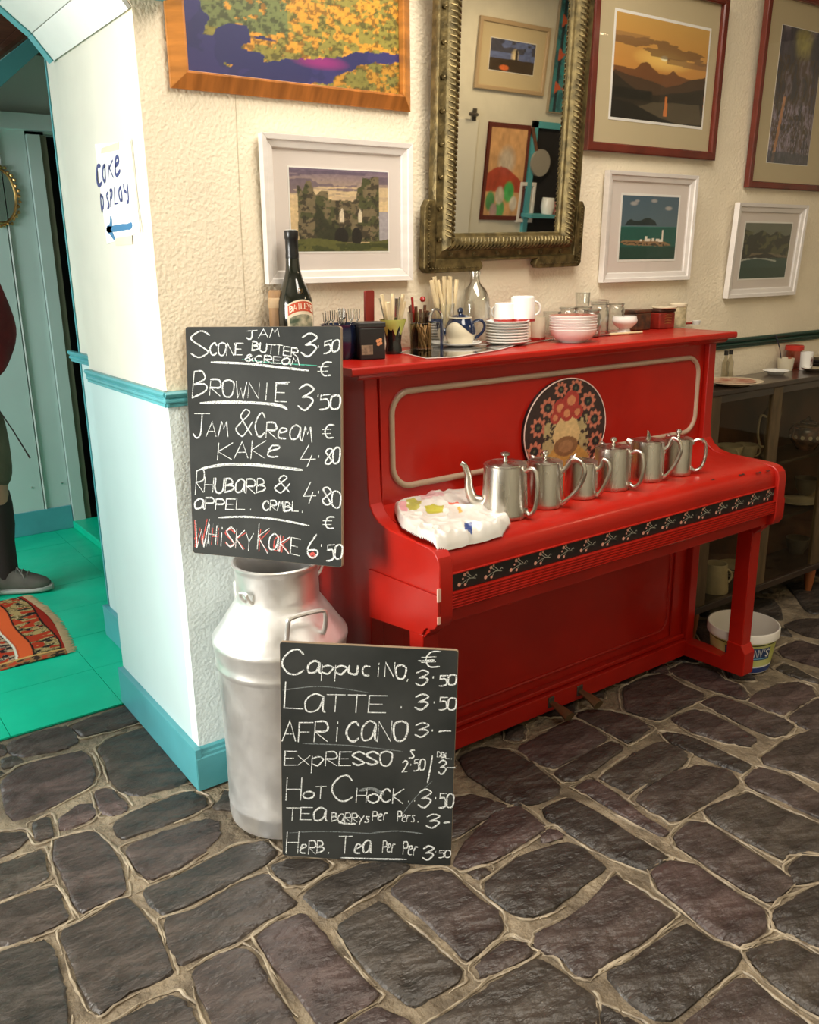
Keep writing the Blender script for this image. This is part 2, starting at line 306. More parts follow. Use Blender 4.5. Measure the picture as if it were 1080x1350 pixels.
M().box(.478, .545, BY-.045, BY, 0, 2.2).build('door_frame', pale_panel, d1, smooth=0)
M().box(.545, .58, BY-.035, BY+.1, 0, 2.2).build('door_stop', mat('olive_door_stop', (.13, .13, .08), .6), d1, smooth=0)
M().box(-.6, 1.45, BY-.07, BY, 2.22, 2.30).build('door_head', mat('pale_head_rail', (.58, .70, .68), .5), d1, smooth=0)
for x, z in ((.27, .28), (.44, .28), (.27, 1.33)): M().lathe([(.0, 0), (.007, 0), (.005, .004), (0, .005)], 10, m=Matrix.Rotation(math.radians(90), 4, 'X'), c=(x, BY-.022, z)).build('screw_head', steel, d1)
struct(M().box(-2.62, .475, BY-.03, BY+.002, 0, .14).build('baseboard_far', teal, smooth=0, bevel=.003))
wall_piece('wall_right', 1.6, 1.7, OY, BY+.1, 0, 2.65, cream_smooth)
# ceilings
struct(M().box(-2.62, 6.2, -3.6, 0, 3.0, 3.1).build('ceiling', mat('dim_cream_ceiling', (.42, .38, .31), .8), smooth=0))
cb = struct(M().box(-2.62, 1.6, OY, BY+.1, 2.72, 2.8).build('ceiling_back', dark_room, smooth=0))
for i in range(26):
    x = -2.5+i*.16; M().box(x, x+.154, OY, BY, 2.60, 2.62).build('ceiling_board', brown_wood, cb, smooth=0)
struct(M().prism([(-.25, 1.90), (.139, 2.244), (.327, 2.408), (.62, 2.665), (.62, 2.72), (.334, 2.490), (.153, 2.346), (-.25, 2.03)], 1.95, 2.05, ax=1).build('trim_3', teal, smooth=0, bevel=.003))
for i in range(7): y_ = 2.06+i*.14; M().prism([(-.25, 2.04), (.62, 2.73), (.62, 2.75), (-.25, 2.06)], y_, y_+.134, ax=1).build('sloping_board', brown_wood, cb, smooth=0)
struct(M().box(-.01, .083, -.07, .0, 2.128, 2.3).build('trim_4', teal, smooth=0, bevel=.004))
# opposite wall, left wall with window, right wall
opp_m = mat('ivory_wall', (.66, .62, .50), .7, var=.05)
wall_piece('wall_front', -2.62, 6.2, -3.7, -3.6, -.1, 3.0, opp_m)
wall_piece('wall_east', 6.2, 6.3, -3.7, .05, -.1, 3.0, opp_m)
for a in ((-2.72, -2.62, -3.7, -1.1, -.1, 3.0), (-2.72, -2.62, .1, BY+.1, -.1, 3.0), (-2.72, -2.62, -1.1, .1, -.1, .75), (-2.72, -2.62, -1.1, .1, 2.15, 3.0)): struct(M().box(*a).build('wall_west', opp_m, smooth=0))
wf = struct(M().box(-2.70, -2.64, -1.1, -1.04, .75, 2.15).box(-2.70, -2.64, .04, .1, .75, 2.15).box(-2.70, -2.64, -1.04, .04, .75, .81).box(-2.70, -2.64, -1.04, .04, 2.09, 2.15).box(-2.69, -2.65, -.52, -.48, .81, 2.09).build('window_1', white_board, smooth=0))
M().box(-2.672, -2.668, -1.04, .04, .81, 2.09).build('window_pane', glass, wf, smooth=0)
# rails and baseboards
def rail(poly_yz, x0, x1, name, m): return struct(M().prism(poly_yz, x0, x1, ax=0).build(name, m, smooth=0, bevel=.0015))
RP = [(0, 1.154), (-.010, 1.154), (-.010, 1.163), (-.016, 1.167), (-.016, 1.174), (-.011, 1.177), (-.018, 1.182), (-.022, 1.189), (-.018, 1.196), (0, 1.196)]
rail(RP, -.012, 1.98, 'trim_5', teal)
rail([(y, z-.012) for y, z in RP], 1.98, 6.2, 'trim_6', darkgreen)
def railx(x, y0, y1, name, prof, m): return struct(M().prism([(x+a, z) for a, z in prof], y0, y1, ax=1).build(name, m, smooth=0, bevel=.0015))
railx(0, -.014, OY+.006, 'trim_7', [(y*.8, z) for y, z in RP], teal)
railx(X2, OY, 1.40, 'trim_8', RP, teal)
BP = [(0, 0), (-.02, 0), (-.02, .105), (-.016, .108), (-.016, .118), (-.010, .121), (-.010, .131), (-.004, .136), (0, .136)]
railx(0, -.018, OY, 'baseboard_reveal', [(a, z) for a, z in BP[:3]]+[(-.02, .136), (0, .136)], teal)
struct(M().prism(BP, -.018, .41, ax=0).build('baseboard_back', teal, smooth=0, bevel=.0012))
struct(M().prism(BP, 2.0, 6.2, ax=0).build('baseboard_back', darkgreen, smooth=0, bevel=.0012))
railx(X2, OY, 1.325, 'baseboard_passage', [(0, 0), (-.02, 0), (-.02, .136), (0, .136)], teal)
# vertical paper seams on the wall
for pts in ([(310, 120), (318, 300), (325, 428)],):
    st = [np.array((at(x, y, 1, 0).x, at(x, y, 1, 0).z)) for x, y in pts]; mm = M(); ribbon(mm, st, .0022, lambda a, b: (a, -.0008, b)); mm.build('paper_seam', mat('paper_seam_tan', (.5, .42, .28), .8), wall_back, smooth=0)  # thin darker tan line along the paper joint

# ------------------------------------------------------------------ FLOOR: mortar bed with single stones
floor = struct(M().box(-2.62, 6.2, -3.6, .67, -.10, -.008).build('floor', mortar, smooth=0))
def Z1(p): return [(x/2, 900+y/2) for x, y in p]
def Z2(p): return [(540+x/2, 900+y/2) for x, y in p]
def Z3(p): return [(820+x/4.154, 760+y/4.154) for x, y in p]
def Z4(p): return [(560+x/3.6, 880+y/3.6) for x, y in p]
ST = [Z1(p) for p in (
 [(185,112),(250,85),(330,60),(350,56),(385,95),(300,120),(220,140)], [(18,155),(100,127),(180,110),(210,150),(170,172),(60,192),(25,185)], [(-20,162),(12,160),(18,185),(-20,195)], [(0,200),(40,188),(64,205),(40,218),(5,225)],
 [(8,248),(60,215),(210,178),(235,190),(252,235),(235,270),(130,325),(40,360),(15,330),(0,270)], [(256,172),(290,145),(375,118),(402,120),(440,170),(503,250),(440,275),(370,292),(330,290),(290,255),(280,210)],
 [(246,285),(290,275),(320,300),(340,320),(330,335),(295,347),(265,340)], [(298,365),(370,330),(470,290),(510,285),(540,298),(545,320),(500,345),(410,380),(320,412)], [(150,355),(200,320),(240,315),(252,340),(235,360),(160,388)],
 [(78,370),(130,348),(146,400),(95,417)], [(-30,398),(60,386),(78,405),(40,440),(-30,470)], [(-40,490),(60,455),(110,437),(130,510),(60,545),(-40,582)], [(145,410),(245,388),(290,430),(320,480),(332,550),(270,575),(210,605),(185,560),(160,500),(138,460)],
 [(-40,600),(80,550),(140,535),(165,570),(182,615),(130,645),(40,680),(-40,695)], [(-60,730),(60,690),(122,675),(150,720),(170,790),(177,860),(180,960),(-60,960)],
 [(158,655),(230,620),(330,565),(370,600),(410,650),(440,720),(456,760),(400,790),(330,815),(270,865),(240,850),(200,770)], [(328,430),(440,385),(540,355),(578,365),(580,395),(540,440),(480,480),(400,515),(370,500)],
 [(373,545),(460,510),(540,470),(620,427),(700,415),(732,445),(700,475),(600,530),(500,580),(430,607),(400,580)], [(428,620),(520,590),(620,530),(700,500),(740,540),(787,580),(700,620),(620,680),(540,715),(480,737),(450,700)],
 [(713,480),(760,460),(850,462),(872,480),(800,525),(760,525),(730,505)], [(798,555),(860,510),(960,470),(1060,472),(1082,488),(1000,535),(940,570),(870,617),(840,600)],
 [(673,665),(740,625),(800,600),(850,650),(900,720),(960,780),(1002,815),(960,850),(880,897),(835,897),(780,810),(720,740)], [(508,760),(560,725),(640,693),(680,720),(710,790),(770,870),(800,960),(590,960),(530,830)],
 [(885,640),(950,600),(1010,575),(1080,640),(1150,700),(1215,750),(1215,778),(1130,828),(1085,850),(1000,785),(940,720)], [(1025,545),(1085,498),(1180,490),(1260,560),(1318,605),(1325,648),(1270,700),(1225,728),(1170,670),(1100,605)],
 [(895,910),(1000,845),(1090,895),(1100,960),(880,960)], [(265,910),(380,850),(465,816),(500,850),(530,910),(560,960),(260,960)])]
ST += [Z2(p) for p in (
 [(170,742),(260,670),(320,690),(325,712),(235,760),(190,775)], [(20,915),(130,850),(220,785),(345,717),(440,790),(488,830),(497,960),(0,960)], [(340,655),(420,620),(480,570),(540,503),(580,530),(640,570),(702,605),(690,620),(620,680),(520,730),(480,770),(440,765),(400,720),(330,690)],
 [(203,520),(300,450),(410,415),(450,430),(500,468),(517,488),(440,545),(370,600),(320,612),(260,600),(205,550)], [(150,495),(208,483),(215,500),(180,516)], [(113,470),(160,400),(220,340),(290,320),(340,358),(362,380),(300,420),(230,460),(150,488)], [(345,392),(380,380),(413,403),(350,420)],
 [(355,333),(420,303),(480,330),(560,380),(640,430),(682,455),(660,472),(620,490),(520,450),(420,395),(365,357)], [(430,275),(480,248),(560,300),(620,350),(684,388),(665,402),(600,370),(500,310)], [(590,302),(680,240),(760,213),(850,230),(872,262),(790,310),(700,365),(640,332)],
 [(500,247),(580,190),(660,150),(737,185),(720,217),(640,265),(580,290),(520,257)], [(665,128),(740,138),(850,190),(907,217),(880,235),(790,202),(690,157)],
 [(930,192),(1010,140),(1080,118),(1180,140),(1180,300),(1010,230),(940,212)], [(885,250),(920,220),(1000,240),(1080,290),(1180,330),(1180,400),(990,310),(900,275)], [(778,332),(860,300),(900,288),(980,330),(1080,370),(1180,410),(1170,450),(1000,443),(985,462),(900,420),(800,362)],
 [(698,402),(740,365),(790,370),(900,440),(990,500),(1012,520),(950,577),(860,530),(760,460),(710,430)], [(638,492),(700,465),(760,480),(860,550),(930,592),(942,640),(880,690),(800,660),(720,590),(660,542)], [(1000,480),(1040,450),(1140,462),(1120,505),(1010,530)],
 [(958,602),(1000,570),(1080,530),(1190,500),(1190,740),(1080,690),(1010,660),(965,640)], [(893,700),(950,683),(1000,670),(1080,720),(1190,780),(1190,930),(1040,850),(950,780),(900,730)], [(513,765),(600,720),(720,630),(790,670),(877,710),(860,750),(780,810),(700,882),(640,882),(580,830)],
 [(715,905),(800,830),(880,768),(960,830),(1060,905),(1100,960),(700,960)], [(505,845),(560,872),(620,900),(640,960),(510,960)])]
ST += [Z3(p) for p in (
 [(0,610),(130,545),(240,528),(330,590),(450,635),(445,668),(330,712),(215,780),(130,765),(20,722)], [(265,510),(350,465),(520,520),(560,560),(650,590),(702,650),(660,667),(540,632),(450,602),(330,552)], [(688,670),(760,620),(850,585),(960,572),(1040,598),(1068,650),(980,700),(890,750),(800,722)],
 [(425,680),(520,643),(620,678),(760,730),(900,780),(942,812),(900,860),(820,870),(700,822),(600,770),(500,722)], [(262,772),(390,725),(470,740),(600,800),(740,880),(700,925),(560,900),(400,850)], [(915,762),(1000,700),(1080,660),(1200,700),(1180,800),(1060,850),(960,800)],
 [(840,500),(900,470),(1080,560),(1200,600),(1200,640),(1080,585),(900,530)], [(850,395),(960,340),(1080,375),(1200,400),(1200,520),(1080,490),(900,440)], [(880,255),(1000,225),(1200,230),(1200,350),(1000,320)])]
ST += [Z4(p) for p in (
 [(430,385),(560,310),(700,240),(830,300),(870,335),(750,405),(620,470),(540,450)], [(700,215),(790,195),(870,200),(980,225),(1075,280),(1000,335),(960,355),(850,290)], [(612,490),(750,410),(880,345),(948,380),(850,450),(720,532),(660,530)], [(160,420),(280,370),(420,395),(530,465),(640,550),(630,595),(520,640),(400,640),(300,570),(200,500)], [(100,620),(230,600),(330,630),(400,660),(300,700),(150,800),(60,790)],
 [(740,555),(0,0),(0,0)])[:-1]]
stone_polys = []
for p in ST:
    w_ = [at(x, y, 2, 0) for x, y in p]; stone_polys.append([(q.x, q.y) for q in w_])
RES = .02; GX0, GY0 = -2.62, -3.6; nx, ny = int(8.9/RES), int(4.3/RES)
gx, gy = np.meshgrid(GX0+RES*(np.arange(nx)+.5), GY0+RES*(np.arange(ny)+.5)); occ = np.zeros(gx.shape, bool)
occ |= (gy > .655) | ((gy > -.01) & (gx > -.03)) | ((gy > -.01) & (gx < -1.12)) | (gx > 4.6)
for p in stone_polys: occ |= inside(gx, gy, p)
rs = random.Random(3)
def cells(p):
    xs = [q[0] for q in p]; ys = [q[1] for q in p]; i0, i1 = int((min(xs)-GX0)/RES)-1, int((max(xs)-GX0)/RES)+2; j0, j1 = int((min(ys)-GY0)/RES)-1, int((max(ys)-GY0)/RES)+2
    if i0 < 0 or j0 < 0 or i1 >= nx or j1 >= ny: return None
    return slice(j0, j1), slice(i0, i1)
for W_, H_, tries in ((.36, .26, 2600), (.28, .2, 2600), (.2, .14, 3500), (.13, .1, 5000), (.09, .07, 6000)):
    for _ in range(tries):
        cx, cy = rs.uniform(-2.6, 4.6), rs.uniform(-3.6, .64); a = .82+rs.uniform(-.08, .08)+(0 if rs.random() < .7 else 1.57); ca, sa = math.cos(a), math.sin(a)
        w2, h2 = W_*rs.uniform(.42, .55), H_*rs.uniform(.42, .55)
        big = [(cx+ca*x-sa*y, cy+sa*x+ca*y) for x, y in ((-w2-.012, -h2-.012), (w2+.012, -h2-.012), (w2+.012, h2+.012), (-w2-.012, h2+.012))]
        sl = cells(big)
        if sl is None: continue
        mk = inside(gx[sl], gy[sl], big)
        if (occ[sl] & mk).any(): continue
        occ[sl] |= mk
        stone_polys.append([(cx+ca*x*w2-sa*y*h2+rs.uniform(-.008, .008), cy+sa*x*w2+ca*y*h2+rs.uniform(-.008, .008)) for x, y in ((-1, -.8), (-.8, -1), (0, -1.03), (.85, -1), (1, -.8), (1.02, 0), (1, .8), (.8, 1), (0, .97), (-.85, 1), (-1, .8), (-1.02, 0))])
stone_polys.sort(key=lambda p: abs(sum(q[0] for q in p)/len(p)-.6)+abs(sum(q[1] for q in p)/len(p)+1))
rest = M()
for k, p in enumerate(stone_polys):
    pts = [np.array(q) for q in p]; c = sum(pts)/len(pts)
    pts = [c+(q-c)*1.035 for q in pts]
    for _ in range(1 if len(pts) > 9 else 2): pts = [r for i in range(len(pts)) for r in (pts[i]*.85+pts[(i+1) % len(pts)]*.15, pts[i]*.15+pts[(i+1) % len(pts)]*.85)]
    pts = pts[::2] if len(pts) > 40 else pts
    n = len(pts); sz = np.mean([np.linalg.norm(q-c) for q in pts]); tx, ty = rs.uniform(-.006, .006), rs.uniform(-.006, .006); vs = []
    for ring, (ins, z) in enumerate(((0, -.012), (.002, -.003), (.010, .0), (.035, .001))):
        for q in pts:
            d = (c-q); L_ = np.linalg.norm(d); jj = rs.uniform(-.0045, .0045) if ring < 2 else rs.uniform(-.004, .004)
            r = q+d/L_*min(L_*.7, ins+jj)
            vs.append((r[0], r[1], min(.002, z+(0 if ring == 0 else rs.uniform(-.0022, .0012)+tx*(r[0]-c[0])*2+ty*(r[1]-c[1])*2))))
    vs.append((c[0], c[1], 0))
    fs = [(j*n+i, j*n+(i+1) % n, (j+1)*n+(i+1) % n, (j+1)*n+i) for j in range(3) for i in range(n)]+[(3*n+i, 3*n+(i+1) % n, 4*n) for i in range(n)]
    if k < 290:
        vs = [(x-c[0], y-c[1], z) for x, y, z in vs]
        M().add(vs, fs).build('stone', stone_m[rs.randrange(5)], floor, smooth=50, loc=(c[0], c[1], 0))
    else: rest.add(vs, fs)
if rest.v: o = rest.build('stone_paving', stone_m[0], floor, smooth=50); o['kind'] = 'stuff'
# raised mortar lips that catch the light around the traced stones
lip = M()
for p in stone_polys[:150]:
    pts = [np.array(q) for q in p]; c = sum(pts)/len(pts); n = len(pts)
    pts = [q for i in range(n) for q in (pts[i], (pts[i]+pts[(i+1) % n])/2)]; n = len(pts)
    i = 0
    while i < n:
        ln = rs.randint(2, 5)
        if rs.random() < .72:
            run = [pts[(i+j) % n] for j in range(ln+1)]; run = [q+(q-c)/np.linalg.norm(q-c)*rs.uniform(.009, .016) for q in run]; run = catmull([tuple(q) for q in run], 3)
            m0 = len(run); lip.tube([(q[0]+rs.uniform(-.0015, .0015), q[1]+rs.uniform(-.0015, .0015), -.0065+rs.uniform(-.001, .002)) for q in run], [max(.0012, (.0034*math.sin(math.pi*(j+.5)/m0)+rs.uniform(0, .0016))) for j in range(m0)], 5)
        i += ln
o = lip.build('mortar_ridges', mat('pale_mortar_ridge', (.42, .35, .25), .55, col2=(.17, .13, .085), vs=22, bump=1, bs=90), floor); o['kind'] = 'stuff'
# green painted floor of the back room
fb = struct(M().box(-2.62, 1.6, .67, BY+.05, -.1, -.006).build('floor_back', mat('dark_gap', (.0, .12, .08), .8), smooth=0))
tl = .38
for i in range(-7, 5):
    for j in range(7):
        x0, x1 = max(-2.6, i*tl-.02), min(1.58, (i+1)*tl-.02-.002); y0, y1 = .672+j*tl*.92, min(BY, .672+(j+1)*tl*.92-.002)
        if x1 > x0 and y1 > y0: M().box(x0, x1, y0, y1, -.006, rs.uniform(-.0006, .0)).build('floor_board', green_floor, fb, smooth=0)
st = M().box(.47, 1.3, 2.36, 3.05, 0, .045).build('door_step', green_floor, smooth=0, bevel=.006); tag(st, 'low bright green painted step before the dark doorway', 'step')

# ================================================================== PIANO
X0, X1, PF, KF, H = .4124, 1.9124, -.3255, -.645, 1.2595
pn = thing('upright_piano', 'tall upright piano painted glossy red against the cream wall', 'piano')
def pb(name, *a, m=None, bevel=.003, par=None): return M().box(*a).build(name, m or red, par or pn, smooth=0, bevel=bevel)
# lid
lp = [(-.0, H-.022), (-.0, H), (-.362, H), (-.366, H-.004), (-.366, H-.018), (-.360, H-.022)]
M().prism(lp, X0-.0612, X1+.0612, ax=0).build('lid', red, pn, smooth=0, bevel=.002)
M().prism([(-.01, H-.036), (-.01, H-.022), (-.352, H-.022), (-.346, H-.030), (-.338, H-.036)], X0-.03, X1+.03, ax=0).build('cornice', red, pn, smooth=0)
# sides: body board plus scrolled cheek
cheek = [(-.02, .0), (-.02, H-.036), (PF, H-.036), (PF-.004, .93), (-.335, .885), (-.352, .862), (-.380, .845), (-.43, .835), (-.595, .832), (-.622, .826), (-.638, .812), (KF, .790), (KF, .66), (-.642, .640), (-.632, .624), (-.614, .616), (-.596, .614), (-.584, .604), (-.576, .588), (-.50, .580), (PF, .560), (PF, 0.02), (-.30, 0.0)]
for x0, x1 in ((X0, X0+.043), (X1-.043, X1)):
    o = M().prism(cheek, x0, x1, ax=0).build('side_panel', red, pn, smooth=25, bevel=.003)
# seam battens on the outside of the cheeks
for x0, x1 in ((X0-.006, X0+.001), (X1-.001, X1+.006)):
    M().prism([(PF-.004, .556), (PF-.004, .70), (KF+.0, .716), (KF, .66), (-.642, .640), (-.632, .624), (-.614, .616), (-.596, .614), (-.584, .604), (-.576, .588)], x0, x1, ax=0).build('cheek_block', red, pn, smooth=0, bevel=.0015)
M().box(X0+.001, X1-.001, -.028, -.01, .02, H-.04).build('back_board', brown_wood, pn, smooth=0)
# stiles and upper panel
for x0, x1 in ((X0+.0435, X0+.048), (X1-.048, X1-.0435)): pb('stile', x0, x1, PF-.008, PF+.02, .86, H-.036)
pb('upper_panel', X0+.048, X1-.048, PF+.012, PF+.03, .845, H-.036)
def rrect(x0, x1, z0, z1, r, n=8, y=0):
    out = []
    for cx, cz, a0 in ((x1-r, z1-r, 0), (x0+r, z1-r, 90), (x0+r, z0+r, 180), (x1-r, z0+r, 270)):
        for i in range(n+1): a = math.radians(a0+90*i/n); out.append((cx+r*math.cos(a), y, cz+r*math.sin(a)))
    return out
M().tube(rrect(.505, 1.833, .912, 1.178, .062, y=PF+.011), .0088, 10, True).build('panel_moulding', taupe, pn)
M().tube(rrect(.498, 1.84, .905, 1.185, .066, y=PF+.012), .0035, 6, True).build('panel_moulding', mat('dark_red_paint', (.30, .012, .008), .4), pn)
# plaque: generic flower bouquet in coral, black, cream and gold
a = Art(110, 100); a.fill((.035, .02, .018)); u, v = a.u, a.v
for cx, cy, r in ((.12, .33, .10), (.16, .56, .10), (.27, .74, .10), (.10, .12, .1), (.88, .33, .10), (.85, .56, .10), (.76, .75, .10), (.91, .12, .1), (.42, .9, .08), (.6, .9, .09), (.24, .18, .06), (.77, .2, .06)):
    dd = np.hypot(u-cx, v-cy); an = np.arctan2(v-cy, u-cx); rr = r*(.86+.14*np.cos(an*9)); a.fill((.52, .17, .10), dd < rr); a.fill((.30, .07, .05), (dd < rr*.8) & (np.cos(an*9) < -.3)); a.fill((.015, .02, .02), dd < r*.48); a.fill((.10, .11, .06), dd < r*.16)
a.fill((.40, .32, .15), (np.abs(u-.5) < .28-.1*(v-.4)) & (v < .62) & (fbm(u, v, 26, 4) > .43)); a.fill((.50, .28, .07), inside(u, v, [(.27, 0), (.73, 0), (.80, .2), (.64, .34), (.36, .34), (.22, .2)]))
a.fill((.62, .44, .2), inside(u, v, [(.38, .3), (.62, .3), (.68, .45), (.6, .62), (.4, .62), (.33, .45)])); a.ell(.5, .33, .15, .1, (.24, .12, .05)); a.ell(.5, .33, .09, .06, (.34, .18, .08))
for cx, cy, r in ((.42, .72, .09), (.55, .78, .1), (.5, .66, .08), (.36, .63, .06), (.63, .66, .07)): a.ell(cx, cy, r, r, (.36, .04, .03)); a.ell(cx, cy, r*.5, r*.5, (.56, .22, .10))
a.noise(.25, 40)
PCX, PCZ, PRX, PRZ = 1.165, 1.0, .180, .160
disc = lambda u, v: ((u-.5)**2+(v-.5)**2) < .2475
pl = M().lathe([(0, 0), (1, 0), (1, .0145), (0, .0145)], 48, m=Matrix.Translation((PCX, PF+.012, PCZ)) @ Matrix.Rotation(math.radians(90), 4, 'X') @ Matrix.Diagonal((PRX, PRZ, 1, 1))).build('oval_plaque', black, pn)
sheet('plaque_print', a, lambda u, v: (PCX+(u-.5)*2*PRX, PF-.0030, PCZ+(v-.5)*2*PRZ), print_m, pl, disc)
M().tube([(PCX+PRX*math.cos(t), PF-.002, PCZ+PRZ*math.sin(t)) for t in np.linspace(0, 2*math.pi, 64, endpoint=False)], .0022, 6, True).build('plaque_rim', mat('pinkish_rim', (.72, .55, .48), .4), pl)
# fallboard with rolled front, strip, key rail
fb_prof = [(PF+.012, .868), (-.345, .856), (-.37, .845), (-.42, .837), (-.50, .834), (-.585, .832), (-.606, .826), (-.621, .814), (-.629, .798), (-.631, .78), (-.631, .756), (-.62, .756), (-.62, .74), (PF+.02, .74)]
M().prism(fb_prof, X0+.0445, X1-.0445, ax=0).build('fallboard', red, pn, smooth=30)
kr = [(-.60, .71), (-.642, .71)]+[q for i in range(5) for q in ((-.642, .708-i*.008), (-.639, .706-i*.008), (-.639, .704-i*.008), (-.642, .702-i*.008))]+[(-.636, .664), (-.60, .660)]
M().prism(kr, X0+.0435, X1-.0435, ax=0).build('key_rail', red, pn, smooth=0)
sp = pb('flower_strip', X0+.0445, X1-.0445, -.630, -.615, .711, .757, m=black, bevel=0)
mm, mp, mg = M(), M(), M()
for i in range(16):
    cx = .512+i*.0886; f = lambda a_, b_: (cx+a_, -.6306, .734+b_)
    for stt in ([(.03, -.004), (.012, .0), (-.005, -.003), (-.02, -.009)], [(.012, 0), (.0, .008), (-.006, .013)], [(.018, .002), (.006, .012), (.001, .017)], [(.02, -.002), (.03, .006), (.033, .002)], [(.004, -.002), (-.004, -.012)]): ribbon(mg, [np.array(x) for x in catmull(stt, 3)], .0016, f)
    for bx, bz, r in ((-.026, -.009, .0055), (-.008, .014, .005), (-.006, -.013, .0042), (.001, .018, .0035), (-.014, .004, .003)):
        mp.add([(cx+bx+r*math.cos(t), -.6309, .734+bz+r*math.sin(t)) for t in np.linspace(0, 2*math.pi, 8, endpoint=False)], [tuple(range(8))])
mg.build('painted_stems', mat('grey_green_stems', (.42, .42, .34), .6), sp, smooth=0)['kind'] = 'stuff'; mp.build('painted_petals', mat('pink_petals', (.72, .36, .27), .6), sp, smooth=0)['kind'] = 'stuff'
pb('key_bed', X0+.04, X1-.04, -.615, PF+.02, .62, .70)
pb('bead', X0+.0445, X1-.0445, -.636, -.628, .757, .762, bevel=.002)
# lower case
pb('lower_frame', X0+.043, X1-.043, -.292, -.275, .10, .62)
pb('plinth', X0+.043, X1-.043, -.33, -.30, .02, .085)
pb('bottom_board', X0+.043, X1-.043, -.30, -.03, .02, .045, m=brown_wood)
pb('plinth_cap', X0+.043, X1-.043, -.315, -.29, .087, .105, bevel=.004)
for x0, x1 in ((X0+.043, X0+.13), (X1-.11, X1-.043)): pb('lower_stile', x0, x1, -.300, -.29, .10, .62)
lpn = pb('lower_panel', .60, 1.775, -.298, -.29, .145, .585)
M().tube(rrect(.60, 1.775, .145, .585, .05, y=-.297), .007, 8, True).build('panel_moulding', red, lpn)
for x in (1.135, 1.275):
    pd = M().tube([(x, -.30, .05), (x+.0, -.345, .052), (x, -.385, .046), (x, -.42, .036)], [.008, .009, .013, .017], 10, flat=1.3).build('pedal', brass, pn)
    M().box(x-.014, x+.014, -.334, -.328, .035, .075).build('pedal_plate', iron, pd, smooth=0, bevel=.003)
for s, xa in ((0, X0), (1, X1-.052)):
    xb = xa+.052
    lg = M().box(xa, xb, -.572, -.512, .14, .585).build('leg', red, pn, smooth=0, bevel=.003)
    M().prism([(-.60, .62), (-.598, .600), (-.584, .590), (-.576, .578), (-.505, .578), (-.49, .62)], xa+.003, xb-.003, ax=0).build('bracket', red, lg, smooth=30, bevel=.002)
    t_ = M().prism([(PF+.03, .02), (PF+.03, .078), (-.49, .078), (-.512, .10), (-.512, .15), (-.572, .15), (-.582, .132), (-.590, .12), (-.590, .035), (-.58, .03)], xa-.004, xb+.004, ax=0).build('toe_block', red, lg, smooth=0, bevel=.003)
    cs = M().lathe([(.0, -.008), (.017, -.008), (.017, .008), (0, .008)], 16, c=(xa+.026, -.548, .017), m=Matrix.Rotation(math.radians(90), 4, 'Y')).build('caster', iron, pn)
    M().box(xa+.012, xa+.04, -.56, -.536, .02, .036).build('caster_fork', iron, cs, smooth=0, bevel=.002)
# paint chips
ch = M()
for x, y, l in ((1.70, -.61, .03), (1.78, -.62, .028), (1.56, -.60, .018), (1.83, -.623, .02)): ch.add([(x+l*(t-.5)+0, y+.004*math.sin(9*t), .8325-(.0 if y > -.6 else (-.585-y)*.35)+.0016) for t in np.linspace(0, 1, 6)]+[(x+l*(t-.5), y-.005, .8325-(.0 if y > -.6 else (-.58-y)*.36)+.0016) for t in np.linspace(1, 0, 6)], [tuple(range(12))])
ch.build('paint_chips', black, pn, smooth=0)['kind'] = 'stuff'
ch = M(); ch.box(X0-.0068, X0+.004, KF-.0008, KF+.003, .70, .735); ch.box(X0-.0068, X0+.002, KF-.0008, KF+.002, .64, .66)
ch.build('chipped_edge', mat('pale_chip', (.75, .45, .36), .7), pn, smooth=0)['kind'] = 'stuff'

# ================================================================== MILK CHURN + CHALKBOARDS
CX, CY = .172, -.237
cn = thing('milk_churn', 'tall scuffed aluminium milk churn standing on the stone floor', 'churn', (CX, CY, .002))
prof = [(0, .02), (.160, .02), (.164, 0), (.170, .0), (.172, .012), (.172, .05), (.1735, .055), (.172, .06), (.171, .2), (.1745, .455), (.176, .46), (.180, .468), (.180, .476), (.1765, .484), (.179, .50), (.182, .525), (.1855, .533), (.1855, .541), (.182, .548), (.170, .563), (.142, .605), (.122, .634), (.114, .645), (.112, .655), (.111, .73), (.114, .738), (.119, .744), (.119, .750), (.114, .753), (.108, .750), (.106, .74), (.106, .64), (.12, .62), (.16, .55), (.165, .3), (.155, .03), (0, .03)]
M().lathe(prof, 64).build('body', alu, cn, smooth=45)
def loop(ang, r_, z0, wdt, hgt, rad, out=.02):
    ca, sa = math.cos(ang), math.sin(ang); T = lambda a_, b_, c_: (ca*b_-sa*a_, sa*b_+ca*a_, c_)
    p = [(-wdt, r_, z0), (-wdt, r_+out*.6, z0+hgt*.3), (-wdt*.98, r_+out, z0+hgt*.8), (-wdt*.75, r_+out, z0+hgt), (wdt*.75, r_+out, z0+hgt), (wdt*.98, r_+out, z0+hgt*.8), (wdt, r_+out*.6, z0+hgt*.3), (wdt, r_, z0)]
    return [T(*q) for q in catmull(p, 4)]
M().tube(loop(math.radians(-92), .148, .575, .055, .075, .006), .0065, 8).build('handle', alu, cn)
M().tube(loop(math.radians(88), .148, .575, .055, .075, .006), .0065, 8).build('handle', alu, cn)
M().tube(loop(math.radians(200), .104, .66, .012, .035, .004, .025), .0045, 8).build('lug', alu, cn)
M().tube(loop(math.radians(-12), .104, .69, .012, .03, .004, .02), .0045, 8).build('lug', alu, cn)
M().lathe([(0, -.001), (.006, -.001), (.006, .0015), (0, .0015)], 12, c=(-.078, -.1545, .055), m=Matrix.Rotation(math.radians(90), 4, 'X') @ Matrix.Rotation(math.radians(-27), 4, 'Y')).build('drain_hole', black, cn)

